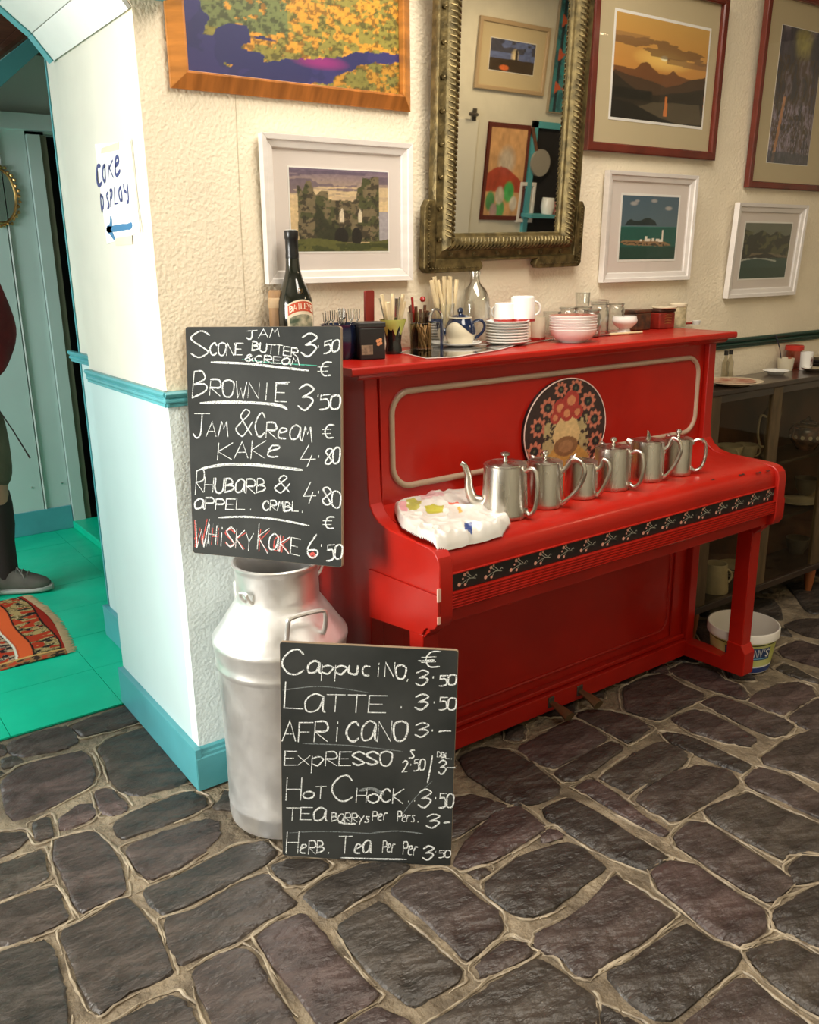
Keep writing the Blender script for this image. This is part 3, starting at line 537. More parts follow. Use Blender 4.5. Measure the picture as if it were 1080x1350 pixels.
def board(name, label, bl, yaw, tilt, roll, w, h, cor, thick=.012):
    U = Vector((math.cos(yaw), -math.sin(yaw), 0)); N = Vector((math.sin(yaw), math.cos(yaw), 0)); V = Vector((0, 0, 1))*math.cos(tilt)+N*math.sin(tilt)
    U2 = U*math.cos(roll)+V*math.sin(roll); V2 = -U*math.sin(roll)+V*math.cos(roll); W = U2.cross(V2)   # W points at the viewer
    if W.dot(CAM-Vector(bl)) < 0: W = -W
    T = thing(name, label, 'chalkboard', bl); mt = Matrix(((U2.x, V2.x, W.x, bl[0]), (U2.y, V2.y, W.y, bl[1]), (U2.z, V2.z, W.z, bl[2]), (0, 0, 0, 1))); T.matrix_world = mt
    r = .007; pts = [(x, y) for x, _, y in rrect(0, w, 0, h, r, 4)]
    M().prism(pts, -thick, -.0006, 2).build('board', board_edge, T, smooth=0); M().prism([(r/2+(x-r/2)*.996+w*.0015, y*.998+h*.001) for x, y in pts], -.0006, 0, 2).build('slate_face', slate, T, smooth=0)
    A_ = []; B_ = []      # homography from the traced lettering to the board face
    for (X, Y), (x_, y_) in zip(cor, ((0, 0), (w, 0), (w, h), (0, h))): A_ += [[X, Y, 1, 0, 0, 0, -x_*X, -x_*Y], [0, 0, 0, X, Y, 1, -y_*X, -y_*Y]]; B_ += [x_, y_]
    hm = np.linalg.solve(np.array(A_, float), np.array(B_, float))
    def loc(px, py): d_ = hm[6]*px+hm[7]*py+1; return np.array(((hm[0]*px+hm[1]*py+hm[2])/d_, (hm[3]*px+hm[4]*py+hm[5])/d_))
    return T, loc
def write(T, loc, z2p, items, wd, m, name='chalk_word', off=.0006):
    for it in items:
        mm = M()
        if isinstance(it[0], str): txt, x0, y0, x1, y1, h = it[:6]; k = it[6] if len(it) > 6 else 1; sts = word(txt, x0, -y0, x1, -y1, h)
        else: sts = [[np.array((x, -y), float) for x, y in catmull(it[0], 4)]]; k = it[1]
        for s_ in sts: ribbon(mm, [loc(*z2p(p[0], -p[1])) for p in s_], wd*k*random.uniform(.85, 1.15), lambda a_, b_: (a_, b_, off))
        o = mm.build(name, m, T, smooth=0); o['kind'] = 'stuff'
b1, l1 = board('chalkboard', 'chalkboard of cake prices standing on the churn, from scone to whisky cake', (.012, -.056, .757), .983, .108, .016, .449, .608, [(256, 727), (450, 746), (452, 427), (245, 430)])
z1 = lambda x, y: (220+x/3.857, 410+y/3.857)
rows1 = [[('S', 125, 240, 212, 235, 140, 1.1), ('CONE', 222, 222, 388, 222, 62), ('JAM', 412, 138, 578, 122, 44, .9), ('BUTTER', 438, 198, 672, 228, 46), ('&CREaM', 405, 250, 680, 270, 34, .9), ('3', 690, 228, 765, 226, 120, 1.1), ('·', 765, 202, 790, 202, 50, 1.3), ('50', 808, 212, 884, 192, 60), ('€', 775, 325, 840, 322, 68, .9), ([(232, 258), (400, 264), (560, 280), (725, 298)], 1.5)],
 [('B', 133, 447, 205, 440, 140), ('ROWNI', 222, 432, 535, 450, 82), ('E', 555, 458, 612, 460, 95), ([(560, 362), (600, 360), (632, 358)], .9), ('3', 672, 495, 745, 495, 130, 1.1), ('·', 762, 455, 785, 455, 50, 1.3), ('50', 785, 500, 884, 492, 72), ([(178, 468), (350, 462), (520, 470), (590, 482), (614, 496)], 1.6)],
 [('J', 138, 640, 212, 640, 120), ('AM', 205, 638, 315, 638, 75), ('&', 358, 635, 435, 632, 125), ('C', 450, 640, 500, 640, 128), ('ReaM', 508, 640, 742, 660, 74), ('€', 795, 642, 850, 640, 66, .9), ('KAKe', 262, 752, 585, 740, 84), ('4', 680, 790, 755, 788, 102, 1.1), ('·', 762, 765, 785, 765, 50, 1.3), ('80', 808, 782, 880, 768, 80), ([(185, 800), (260, 785), (350, 778), (520, 788), (690, 806)], 1.5), ([(235, 792), (400, 775), (540, 785), (655, 800)], 1.1)],
 [('R', 150, 930, 190, 920, 112), ('HUBaRB', 195, 915, 502, 925, 68), ('&', 553, 920, 625, 918, 82), ('aPPEL.', 148, 1000, 450, 1006, 52), ('CRMBL.', 490, 1008, 705, 1018, 46), ('4', 695, 978, 755, 975, 102, 1.1), ('·', 760, 945, 782, 945, 50, 1.3), ('80', 792, 975, 880, 1000, 85), ([(270, 1046), (400, 1042), (560, 1055), (722, 1086)], 1.3), ('€', 793, 1098, 848, 1098, 54, .9)],
 [('W', 142, 1195, 210, 1188, 140, 1.1), ('HiSKY', 214, 1172, 436, 1212, 92), ('K', 462, 1200, 512, 1222, 118), ('aKE', 520, 1205, 672, 1240, 82), ('6', 716, 1250, 765, 1248, 118, 1.1), ('·', 772, 1215, 795, 1215, 50, 1.3), ('50', 812, 1258, 886, 1252, 75)]]
for r_ in rows1: write(b1, l1, z1, r_, .0042, chalk)
write(b1, l1, z1, [([(390, 243), (560, 260), (770, 272)], .8)], .003, chalk_green, 'green_chalk_line', .0003)
write(b1, l1, z1, [('W', 138, 1185, 200, 1180, 120, 1.2), ('H', 232, 1178, 262, 1178, 80), ('SK', 300, 1180, 395, 1200, 80), ('K', 470, 1210, 515, 1215, 108), ('aK', 545, 1210, 620, 1225, 75), ([(725, 1235), (745, 1225), (752, 1240), (735, 1246)], 1.8), ([(150, 1150), (160, 1170), (152, 1188)], 1.9)], .0042, chalk_red, 'red_chalk_writing', .0004)
write(b1, l1, z1, [('WH', 200, 1186, 258, 1186, 110, .6)], .003, chalk_dust, 'chalk_smudges', .0003)
b2, l2 = board('chalkboard', 'chalkboard of coffee and tea prices leaning on the churn at the floor', (.040, -.436, .003), .705, .062, -.030, .449, .602, [(370, 1121), (596, 1137), (603, 848), (372, 838)])
z2 = lambda x, y: (350+x/4, 820+y/4)
rows2 = [[('C', 95, 238, 212, 235, 138, 1.2), ('appu', 232, 232, 500, 235, 66, 1.1), ('ciNO', 512, 238, 735, 258, 72, 1.1), (',', 742, 266, 756, 266, 40), ('€', 820, 195, 912, 190, 78), ([(805, 165), (850, 163), (885, 160)], .9), ('3', 790, 298, 852, 296, 80), ('·', 868, 272, 892, 272, 40, 1.2), ('50', 915, 292, 998, 288, 52)],
 [('L', 105, 415, 200, 420, 128, 1.1), ('aTTE', 215, 430, 632, 435, 92, 1.1), ('.', 700, 412, 730, 412, 50, 1.2), ('3', 787, 425, 852, 422, 84), ('·', 874, 402, 898, 402, 40, 1.2), ('50', 915, 422, 998, 420, 64)],
 [('AFRiCaNO', 92, 588, 742, 585, 105, 1.15), ('3', 788, 568, 855, 566, 76), ('·', 865, 548, 890, 548, 40, 1.2), ([(915, 535), (945, 530), (975, 532)], 1.1)],
 [('ExpRESSO', 100, 715, 662, 712, 72, 1), ('s', 757, 678, 790, 676, 60, .8), ('2·50', 720, 748, 838, 740, 60, .8), ([(880, 665), (868, 740), (855, 805)], .9), ('DBL.', 905, 668, 990, 682, 26, .8), ('3-', 912, 764, 995, 764, 72)],
 [('H', 105, 905, 182, 905, 112, 1.1), ('oT', 198, 895, 312, 890, 62), ('C', 345, 912, 458, 915, 145, 1.2), ('HoCK', 476, 912, 722, 915, 72, 1.1), ('..', 740, 908, 800, 908, 40, .8), ('3', 806, 945, 870, 943, 98), ('·', 885, 915, 908, 915, 40, 1.2), ('50', 918, 945, 990, 945, 74)],
 [('TEa', 105, 1010, 312, 1012, 70), ('BaRRys', 345, 1018, 550, 1020, 46, .8), ([(385, 1024), (430, 1030), (470, 1030)], 1), ('Per', 562, 1010, 645, 1010, 50, .8), ('Pers.', 695, 1015, 815, 1022, 52, .8), ('3', 850, 1055, 915, 1052, 72), ([(945, 1025), (975, 1022)], 1)],
 [('H', 100, 1195, 162, 1195, 112, 1.1), ('eRB.', 175, 1190, 345, 1195, 68), ('T', 380, 1188, 445, 1188, 88), ('ea', 465, 1188, 550, 1190, 66), ('Per', 615, 1185, 685, 1185, 62, .8), ('Per', 725, 1200, 805, 1200, 68, .8), ('3', 832, 1230, 885, 1228, 78), ('·', 890, 1205, 910, 1205, 36, 1.1), ('50', 918, 1218, 978, 1216, 38, .8), ([(392, 1216), (560, 1222), (742, 1226)], 1)]]
for r_ in rows2: write(b2, l2, z2, r_, .0043, chalk)
write(b2, l2, z2, [([(500, 850), (560, 840), (620, 870)], 3), ([(560, 1080), (700, 1070), (830, 1085)], 1), ([(120, 1080), (300, 1072), (580, 1085)], .8), ([(100, 320), (300, 300), (540, 330)], .7), ([(880, 800), (780, 900), (700, 1010)], .7), ([(200, 600), (450, 610), (720, 640)], 1)], .003, chalk_dust, 'chalk_smudges', .0003)
# pole behind the boards
M_ = thing('wooden_pole', 'thick brown wooden pole standing behind the upper chalkboard, left of the bottle', 'pole', (.315, -.045, .001))
M().lathe([(0, 0), (.021, 0), (.022, .01), (.022, 1.42), (.0215, 1.44), (.018, 1.447), (0, 1.447)], 20).build('shaft', mat('rough_brown_wood', (.30, .17, .075), .7, var=.45, vs=25, bump=.6, bs=60, stretch=(1, 1, .3)), M_)
M().lathe([(.0222, 1.40), (.0236, 1.402), (.0236, 1.425), (.0222, 1.427)], 20).build('band', mat('pale_brown_band', (.42, .29, .16), .7), M_)

# ================================================================== PICTURES
def framed(name, label, pxs, fwid, matw, y=-.03, depth=.024, lean=0, fm=None, mm_=None, art=None, prof='flat', bot=None, inner=.004, rect=None, fm2=None, cat='picture'):
    """flat picture hung on the wall y=0; pxs its outer corners tl tr br bl in the photograph"""
    if rect: x0, x1, z0, z1 = rect
    else:
        q = [at(px, py, 1, y) for px, py in pxs]; x0 = (q[0].x+q[3].x)/2; x1 = (q[1].x+q[2].x)/2; z1 = (q[0].z+q[1].z)/2; z0 = (q[2].z+q[3].z)/2
    w_, h_ = x1-x0, z1-z0; T = thing(name, label, cat, (x0, -.004-abs(math.sin(lean))*0, z0)); T.rotation_euler = (lean, 0, 0)
    o_ = [(0, 0), (w_, 0), (w_, h_), (0, h_)]; i_ = [(fwid, fwid), (w_-fwid, fwid), (w_-fwid, h_-fwid), (fwid, h_-fwid)]
    D = -depth
    names = ('bottom_rail', 'right_rail', 'top_rail', 'left_rail')
    for k in range(4):
        a_, b_, c_, d_ = o_[k], o_[(k+1) % 4], i_[(k+1) % 4], i_[k]
        L_ = lambda p, q, t: (p[0]+(q[0]-p[0])*t, p[1]+(q[1]-p[1])*t)
        if prof == 'step': sec = [(0, 0), (0, D), (.38, D*.92), (.45, D*.72), (.9, D*.55), (1, D*.30), (1, 0)]
        elif prof == 'scoop': sec = [(0, 0), (0, D*.25), (.10, D*.32), (.86, D), (1, D), (1, 0)]
        else: sec = [(0, 0), (0, D*.9), (.15, D), (.85, D), (1, D*.8), (1, 0)]
        n = len(sec); vs = [(L_(a_, d_, t)[0], yy, L_(a_, d_, t)[1]) for t, yy in sec]+[(L_(b_, c_, t)[0], yy, L_(b_, c_, t)[1]) for t, yy in sec]
        M().add(vs, [(i, (i+1) % n, n+(i+1) % n, n+i) for i in range(n)]+[tuple(range(n))[::-1], tuple(range(n, 2*n))]).build('frame_rail', (fm2 or fm) if k in (0, 2) else fm, T, smooth=0, bevel=.0008)
    yb = -.006; mw = matw if isinstance(matw, tuple) else (matw,)*4   # left right bottom top
    X0_, X1_, Z0_, Z1_ = fwid+mw[0], w_-fwid-mw[1], fwid+mw[2], h_-fwid-mw[3]
    if mm_:
        M().box(fwid-.002, w_-fwid+.002, yb, -.001, fwid-.002, h_-fwid+.002).build('mount', mm_, T, smooth=0)
        if inner: M().box(X0_-inner, X1_+inner, yb-.0012, yb-.0001, Z0_-inner, Z1_+inner).build('mount_bevel', inner_white, T, smooth=0)
    sheet('print', art, lambda u, v: (X0_+u*(X1_-X0_), yb-.0016, Z0_+v*(Z1_-Z0_)), print_m, T)
    M().box(fwid, w_-fwid, -.0105, -.0095, fwid, h_-fwid).build('glazing', pane, T, smooth=0)
    return T, (x0, x1, z0, z1)
def srgb(*c): return tuple(((x/255)/12.92 if x <= 10 else ((x/255+.055)/1.055)**2.4) for x in c)
# map
a = Art(190, 140); u, v = a.u, a.v
# print covers x .115-.765, z 1.985-2.42 ; photo part is the lower 45 percent
n1 = fbm(u, v, 26, 3, 5); n2 = fbm(u, v, 60, 8, 3)
a.fill(srgb(40, 42, 96)); a.fill(srgb(62, 56, 122), fbm(u, v, 5, 1) > .52, .4)
a.fill(srgb(150, 40, 120), np.clip(1-(((u-.60)/.15)**2+((v-.145)/.05)**2), 0, 1), .95)
wu = u+.05*(fbm(u, v, 16, 20)-.5); wv = v*1.62+.07*(fbm(u, v, 16, 30)-.5)
land = inside(wu, wv, [(.05, 2.2), (.07, .56), (.11, .50), (.10, .40), (.09, .345), (.13, .36), (.16, .43), (.20, .475), (.27, .47), (.29, .40), (.28, .31), (.24, .265), (.31, .25), (.34, .215), (.33, .165), (.42, .20), (.48, .22), (.55, .265), (.62, .275), (.70, .32), (.78, .37), (.88, .40), (1.1, .42), (1.1, 2.2)]) | inside(wu, wv, [(.50, -.1), (.55, .02), (.66, .07), (.72, .17), (.80, .27), (.92, .31), (1.1, .34), (1.1, -.1)]) | inside(wu, wv, [(.15, .10), (.19, .095), (.20, .115), (.16, .12)])
bay = inside(wu, wv, [(.30, .40), (.35, .42), (.40, .40), (.38, .38), (.31, .37)])
land &= ~bay
lc = np.where((n1 > .53)[..., None], np.array(srgb(222, 158, 52)), np.array(srgb(150, 140, 62))); lc = np.where(((u < .45) & (v > .26) & (n1 < .62))[..., None], np.array(srgb(118, 128, 74)), lc); lc = np.where((n2 < .43)[..., None], lc*.5, lc); lc = lc*(.75+.6*(n2-.3))[..., None]
lc = np.where(((u > .62) & (v < .19))[..., None], lc*np.array([.75, .8, .9]), lc)
a.c = np.where(land[..., None], lc, a.c)
q = [at(230, 111, 1, -.03), at(545, 148, 1, -.03)]
framed('framed_map', 'relief map of a coast in a wide orange pine frame, above the castle print', None, .040, 0, lean=math.radians(.5), depth=.03, fm=pine, fm2=pine_b, art=a, prof='scoop', rect=(.076, .803, 1.937, 2.44), inner=0, cat='picture')
# castle
a = Art(130, 110); u, v = a.u, a.v
sky = np.array(srgb(120, 104, 120))*1.0; t = np.clip((v-.55)/.45, 0, 1)[..., None]; a.c = np.array(srgb(214, 186, 140))*(1-t)+np.array(srgb(112, 96, 118))*t
st_ = fbm(u*.35, v*2.2, 9, 4); a.fill(srgb(88, 74, 96), (st_ > .55) & (v > .70), .7); a.fill(srgb(232, 205, 150), (st_ < .5) & (v < .8) & (v > .5), .5); a.fill(srgb(150, 150, 165), (u > .88) & (v < .5), .8)
br = np.array(srgb(66, 56, 40))
ruin = [(.07, .1), (.07, .80), (.10, .78), (.12, .72), (.16, .84), (.20, .86), (.22, .80), (.25, .68), (.30, .74), (.36, .73), (.38, .64), (.46, .63), (.55, .64), (.62, .62), (.66, .66), (.68, .78), (.72, .82), (.73, .92), (.80, .90), (.83, .93), (.90, .93), (.90, .12)]
a.poly(ruin, srgb(116, 102, 74), warp=.03); a.fill(srgb(62, 70, 34), inside(u, v, ruin) & (fbm(u, v, 14, 9) > .52), .85); a.fill(srgb(36, 30, 22), inside(u, v, ruin) & (fbm(u, v, 24, 12) > .58), .8)
a.poly([(.22, .1), (.25, .6), (.33, .45), (.40, .30), (.60, .28), (.62, .12)], srgb(38, 40, 22), .8, .03)
for x_, w2 in ((.51, .022), (.70, .018)): a.poly([(x_-w2, .36), (x_-w2, .48), (x_, .54), (x_+w2, .48), (x_+w2, .36)], srgb(215, 200, 170))
a.ell(.50, .18, .07, .12, srgb(20, 16, 12)); a.ell(.66, .18, .055, .12, srgb(20, 16, 12)); a.fill(srgb(92, 92, 42), v < .13+.03*np.sin(u*7)); a.fill(srgb(60, 66, 26), (v < .1) & (fbm(u*.5, v, 12, 2) > .5)); a.noise(.25, 40)
framed('framed_print', 'white-framed print of a ruined ivy-clad castle, behind the dark bottle', [(347, 174), (549, 190), (540, 373), (352, 371)], .036, (.048, .044, .05, .045), lean=math.radians(1.2), fm=white_frame, mm_=mount, art=a, prof='step')
# sunset
a = Art(120, 120); u, v = a.u, a.v; t = v[..., None]
a.c = np.array(srgb(200, 120, 45))*(1-t)+np.array(srgb(206, 160, 84))*t; a.ell(.52, .62, .35, .12, srgb(248, 205, 110), .9, soft=1); a.ell(.52, .64, .05, .03, srgb(255, 245, 200), 1, soft=.6)
nn = fbm(u*.5, v*2, 10, 6); a.fill(srgb(110, 78, 52), (np.abs(v-.72+.1*(u-.5)) < .075*nn*1.6) & (nn > .36), .75); a.fill(srgb(130, 92, 60), (np.abs(v-.64+.03*u) < .03) & (u > .55), .7); a.fill(srgb(150, 110, 70), (np.abs(v-.80) < .03) & (u < .35), .6)
a.poly([(0, .50), (.12, .50), (.22, .49), (.28, .56), (.34, .58), (.40, .53), (.48, .48), (.58, .49), (.63, .54), (.67, .50), (.8, .47), (1, .5), (1, 0), (0, 0)], srgb(120, 74, 40), 1, .012); a.poly([(0, .46), (.2, .42), (.4, .40), (.55, .36), (.7, .40), (.85, .48), (1, .52), (1, 0), (0, 0)], srgb(74, 52, 34), 1, .015)
a.poly([(0, .44), (.12, .36), (.28, .28), (.45, .26), (.6, .3), (.8, .34), (1, .40), (1, 0), (0, 0)], srgb(42, 34, 24)); a.poly([(.2, .10), (.45, .20), (.95, .22), (1, .02), (.7, .0)], srgb(92, 80, 60), .8, .01); a.poly([(.55, .06), (.6, .06), (.585, .26), (.565, .26)], srgb(225, 130, 60), .8, .02); a.poly([(0, .18), (.2, .16), (.5, .05), (.7, 0), (0, 0)], srgb(20, 18, 14)); a.fill(srgb(22, 20, 15), (v < .30) & (v > .2) & (u < .42))
framed('framed_print', 'mahogany-framed print of an orange sunset over dark hills, right of the gilt mirror', None, .030, (.090, .055, .085, .09), lean=math.radians(1.6), fm=mahog, mm_=mount2, art=a, inner=.009, rect=(1.53, 2.235, 1.872, 2.43))
# trees
a = Art(90, 130); u, v = a.u, a.v; a.fill(srgb(92, 84, 80)); n1 = fbm(u, v, 7, 3); n2 = fbm(u*2, v*.6, 16, 5)
a.fill(srgb(128, 116, 128), n1 > .52, .8); a.fill(srgb(58, 56, 70), (n1 < .44) | (u > .85) & (v > .4), .8); a.ell(.55, .9, .3, .14, srgb(172, 160, 92), .9, soft=1); a.ell(.15, .86, .25, .14, srgb(66, 60, 74), .8, soft=.6); a.ell(.9, .84, .2, .2, srgb(52, 52, 66), .8, soft=.5)
a.fill(srgb(84, 62, 36), (np.abs(np.sin(u*26+3*n1*4)) > .82) & (v < .8), .75); a.fill(srgb(180, 168, 190), (np.abs(np.sin(u*40+2*n2*5)) > .93) & (v < .45), .6); a.fill(srgb(196, 140, 96), np.abs(u-.12-.25*v) < .03*(v < .5), .9); a.fill(srgb(70, 74, 84), v < .07+.03*n1, .8); a.noise(.4, 30)
framed('framed_print', 'mahogany-framed pastel of tangled trees, at the far right edge', None, .026, (.10, .12, .075, .09), lean=math.radians(2), fm=mahog, mm_=mount2, art=a, inner=.002, rect=(2.462, 3.03, 1.783, 2.50))
# lighthouse
a = Art(110, 100); u, v = a.u, a.v; t = v[..., None]; a.c = np.array(srgb(96, 116, 120))*(1-t)+np.array(srgb(70, 96, 112))*t
for cx, cy, r in ((.2, .88, .08), (.55, .93, .07), (.82, .82, .08), (.25, .92, .05)): a.ell(cx, cy, r, r*.5, srgb(178, 172, 166), .8, soft=.8)
a.fill(srgb(8, 86, 76), v < .52); a.fill(srgb(14, 120, 104), np.abs(v-.515) < .006); a.fill(srgb(4, 62, 52), v < .20); a.poly([(.06, .54), (.1, .60), (.16, .64), (.22, .61), (.32, .61), (.42, .66), (.5, .66), (.58, .62), (.64, .54)], srgb(22, 44, 46), 1, .01)
a.poly([(.0, .27), (.1, .23), (.4, .22), (.7, .21), (.92, .22), (.8, .28), (.6, .31), (.3, .30), (.05, .30)], srgb(150, 118, 82), 1, .03, sc=30); a.fill(srgb(60, 44, 30), inside(u, v, [(0, .26), (.9, .2), (.8, .25), (.1, .28)]) & (fbm(u, v, 40, 2) > .5))
for x_, w2, z0, z1_ in ((.45, .02, .29, .37), (.50, .03, .29, .33), (.58, .025, .29, .34), (.66, .03, .29, .33), (.74, .014, .28, .47), (.36, .02, .29, .32), (.70, .025, .28, .32)): a.poly([(x_-w2, z0), (x_-w2, z1_), (x_+w2, z1_), (x_+w2, z0)], srgb(236, 226, 208))
framed('framed_print', 'white-framed print of a white lighthouse on a green sea, above the glass jars', [(805, 223), (924, 233), (906, 372), (793, 369)], .034, (.06, .052, .045, .045), lean=math.radians(1.6), fm=white_frame, mm_=mount, art=a, prof='step', inner=.008)
# small coast
a = Art(100, 90); u, v = a.u, a.v; a.fill(srgb(104, 108, 92)); n1 = fbm(u, v, 12, 3)
a.poly([(0, .9), (.2, .8), (.35, .88), (.55, .78), (.7, .85), (.9, .76), (1, .8), (1, .36), (0, .36)], srgb(30, 34, 20), 1, .06); a.fill(srgb(92, 92, 54), (n1 > .52) & (v > .38) & (v < .85), .8); a.fill(srgb(32, 68, 60), v < .36); a.fill(srgb(16, 58, 44), v < .2); a.fill(srgb(180, 184, 170), (np.abs(v-.33-.04*np.sin(u*5)) < .014) & (u < .75), 1); a.poly([(.1, .36), (.4, .44), (.8, .38), (1, .36), (1, .40), (.6, .46), (.2, .46)], srgb(150, 130, 100), .5, .03); a.poly([(.05, .38), (.5, .46), (.75, .40), (.5, .36)], srgb(20, 20, 14), 1, .03)
framed('framed_print', 'small white-framed print of a dark wooded shore, nearest the right edge', [(976, 264), (1066, 273), (1045, 390), (955, 392)], .036, (.045, .045, .04, .04), lean=math.radians(3.5), fm=white_frame, mm_=mount, art=a, prof='step', inner=.006)

# ------------------------------------------------------------------ gilt mirror
MB = Vector((1.168, -.012, 1.497)); LEAN = math.radians(4.2)
mt = Matrix.Translation(MB) @ Matrix.Rotation(math.radians(-1.0), 4, 'Y') @ Matrix.Rotation(LEAN, 4, 'X')
T = thing('wall_mirror', 'tall wall mirror in a carved aged-gilt frame, hung above the piano', 'mirror'); T.matrix_world = mt
iw, iz0, ih = .224, .108, .86      # half width of the glass, its foot, its height
M().box(-iw-.01, iw+.01, -.014, -.010, iz0-.01, iz0+ih).build('mirror_glass', mirror_m, T, smooth=0)
M().box(-iw-.05, iw+.05, -.009, -.001, iz0-.05, iz0+ih+.05).build('backing', brown_wood, T, smooth=0)
wd_ = .086; ow = iw+wd_; o_ = [(-ow, iz0-wd_), (ow, iz0-wd_), (ow, iz0+ih+wd_), (-ow, iz0+ih+wd_)]; i_ = [(-iw, iz0), (iw, iz0), (iw, iz0+ih), (-iw, iz0+ih)]
sec = [(0, 0), (0, -.022), (.05, -.03), (.10, -.030), (.14, -.022), (.40, -.026), (.44, -.034), (.50, -.042), (.62, -.050), (.74, -.047), (.84, -.036), (.88, -.024), (.96, -.022), (1, -.016), (1, -.008)]
for k in range(4):
    a_, b_, c_, d_ = o_[k], o_[(k+1) % 4], i_[(k+1) % 4], i_[k]; n = len(sec)
    vs = [(a_[0]+(d_[0]-a_[0])*t, y, a_[1]+(d_[1]-a_[1])*t) for t, y in sec]+[(b_[0]+(c_[0]-b_[0])*t, y, b_[1]+(c_[1]-b_[1])*t) for t, y in sec]
    fr = M().add(vs, [(i, (i+1) % n, n+(i+1) % n, n+i) for i in range(n)]+[tuple(range(n))[::-1], tuple(range(n, 2*n))]).build('frame_rail', gilt, T, smooth=35)
    # twisted rope leaves on the round moulding
    A = Vector((a_[0]+(d_[0]-a_[0])*.64, -.048, a_[1]+(d_[1]-a_[1])*.64)); B = Vector((b_[0]+(c_[0]-b_[0])*.64, -.048, b_[1]+(c_[1]-b_[1])*.64)); D_ = (B-A); L_ = D_.length; D_.normalize(); Nn = Vector((-D_.z, 0, D_.x)); mr = M(); s_ = 0.006
    while s_ < L_-.004:
        c0 = A+D_*s_; mr.tube([c0-Nn*.017-D_*.010+Vector((0, .010, 0)), c0-Nn*.006-D_*.004-Vector((0, .002, 0)), c0+Nn*.006+D_*.004-Vector((0, .002, 0)), c0+Nn*.017+D_*.010+Vector((0, .008, 0))], [.002, .0045, .0045, .002], 5); s_ += .0155
    o = mr.build('rope_carving', gilt, fr); o['kind'] = 'stuff'
    A = Vector((a_[0]+(d_[0]-a_[0])*.27, -.026, a_[1]+(d_[1]-a_[1])*.27)); B = Vector((b_[0]+(c_[0]-b_[0])*.27, -.026, b_[1]+(c_[1]-b_[1])*.27)); n = max(5, int((B-A).length/.085)); mr = M()
    for i in range(n):
        c0 = A+(B-A)*((i+.5)/n)
        for j in range(5): an = j*1.257+.3; q_ = c0+Vector((math.cos(an)*.008, 0, math.sin(an)*.006)); mr.tube([c0, q_], [.003, .0038], 5)
    o = mr.build('floret_carving', gilt, fr); o['kind'] = 'stuff'
# lugs at the corners and foot
def lug(x0, x1, z0, z1):
    lg = M().prism([(x0+.012, z0), (x1-.012, z0), (x1, z0+.012), (x1, z1-.02), (x1-.012, z1), (x0+.012, z1), (x0, z1-.02), (x0, z0+.012)], -.030, -.002, ax=1).build('corner_lug', gilt, T, smooth=0, bevel=.003); mr = M(); L2 = max(x1-x0, z1-z0); n = int(L2/.012)
    for i in range(n):
        t = (i+.5)/n; p = Vector((x0+.016+(x1-x0-.032)*t, -.032, z0+.014)) if x1-x0 > z1-z0 else Vector((x0+.014 if x0 < 0 else x1-.014, -.032, z0+.016+(z1-z0-.032)*t)); mr.lathe([(.0, -.003), (.0035, 0), (0, .003)], 6, c=p)
    o = mr.build('beading', gilt, lg); o['kind'] = 'stuff'
lug(-ow-.034, -ow+.012, -.008, .205); lug(ow-.012, ow+.026, -.008, .205); lug(-ow-.034, -ow+.20, -.008, .030); lug(ow-.19, ow+.026, -.008, .030); lug(-ow-.028, -ow+.012, .80, 1.06)

# ------------------------------------------------------------------ what the mirror shows: things on the opposite wall
bpy.context.view_layer.update()
MW = T.matrix_world.copy(); Mn = (MW.to_3x3() @ Vector((0, -1, 0))).normalized(); Mp = MW @ Vector((0, -.014, .4))
def refl(px, py, yv=-3.6):
    d = fw+RT*((px-540)/F)-UP*((py-675)/F); t = (Mp-CAM).dot(Mn)/d.dot(Mn); p = CAM+d*t; r = d-2*d.dot(Mn)*Mn; return p+r*((yv-p.y)/r.y)
def rrct(x0, y0, x1, y1): a_, b_ = refl(x0, (y0+y1)/2), refl(x1, (y0+y1)/2); c_, d_ = refl((x0+x1)/2, y0), refl((x0+x1)/2, y1); return min(a_.x, b_.x), max(a_.x, b_.x), d_.z, c_.z
def opp_frame(name, label, cat, px, fwid, matw, art, fm, mm_, inner=.004):
    x0, x1, z0, z1 = rrct(*px); t_, _ = framed(name, label, None, fwid, matw, fm=fm, mm_=mm_, art=art, rect=(0, x1-x0, 0, z1-z0), inner=inner)
    t_.location = (x1, -3.596, z0); t_.rotation_euler = (0, 0, math.pi); t_['category'] = cat; return t_
a = Art(90, 70); u, v = a.u, a.v; a.fill(srgb(96, 108, 150)); a.fill(srgb(70, 70, 84), (v > .6) & (fbm(u, v, 6, 2) > .45)); a.fill(srgb(225, 205, 160), np.clip(1-(((u-.55)/.1)**2+((v-.5)/.3)**2), 0, 1)); a.fill(srgb(62, 48, 34), v < .38+.05*fbm(u, v, 8, 4)); a.ell(.33, .12, .12, .1, srgb(220, 110, 50), .9, soft=.6); a.poly([(.56, .35), (.56, .7), (.6, .8), (.62, .35)], srgb(50, 40, 34)); a.noise(.4, 20)
a.c = a.c[:, ::-1]
opp_frame('framed_print', 'pale wood-framed print of a stormy skyline, seen in the gilt mirror', 'picture', (627, 28, 720, 122), .03, (.1, .1, .11, .1), a, mat('pale_oak_frame', (.42, .30, .17), .5), mount2)
a = Art(50, 150); u, v = a.u, a.v; a.fill(srgb(58, 140, 146)); n1 = fbm(u, v*3, 8, 4); a.fill(srgb(30, 92, 104), n1 > .55, .8); a.fill(srgb(24, 40, 50), (u > .72) & (u < .82))
for cy in (.18, .42, .66, .9): a.poly([(.1, cy), (.35, cy+.05), (.6, cy), (.85, cy+.05), (.85, cy-.05), (.6, cy), (.35, cy-.05)], srgb(206, 92, 50), 1, .03); a.ell(.4, cy+.12, .3, .05, srgb(40, 150, 156))
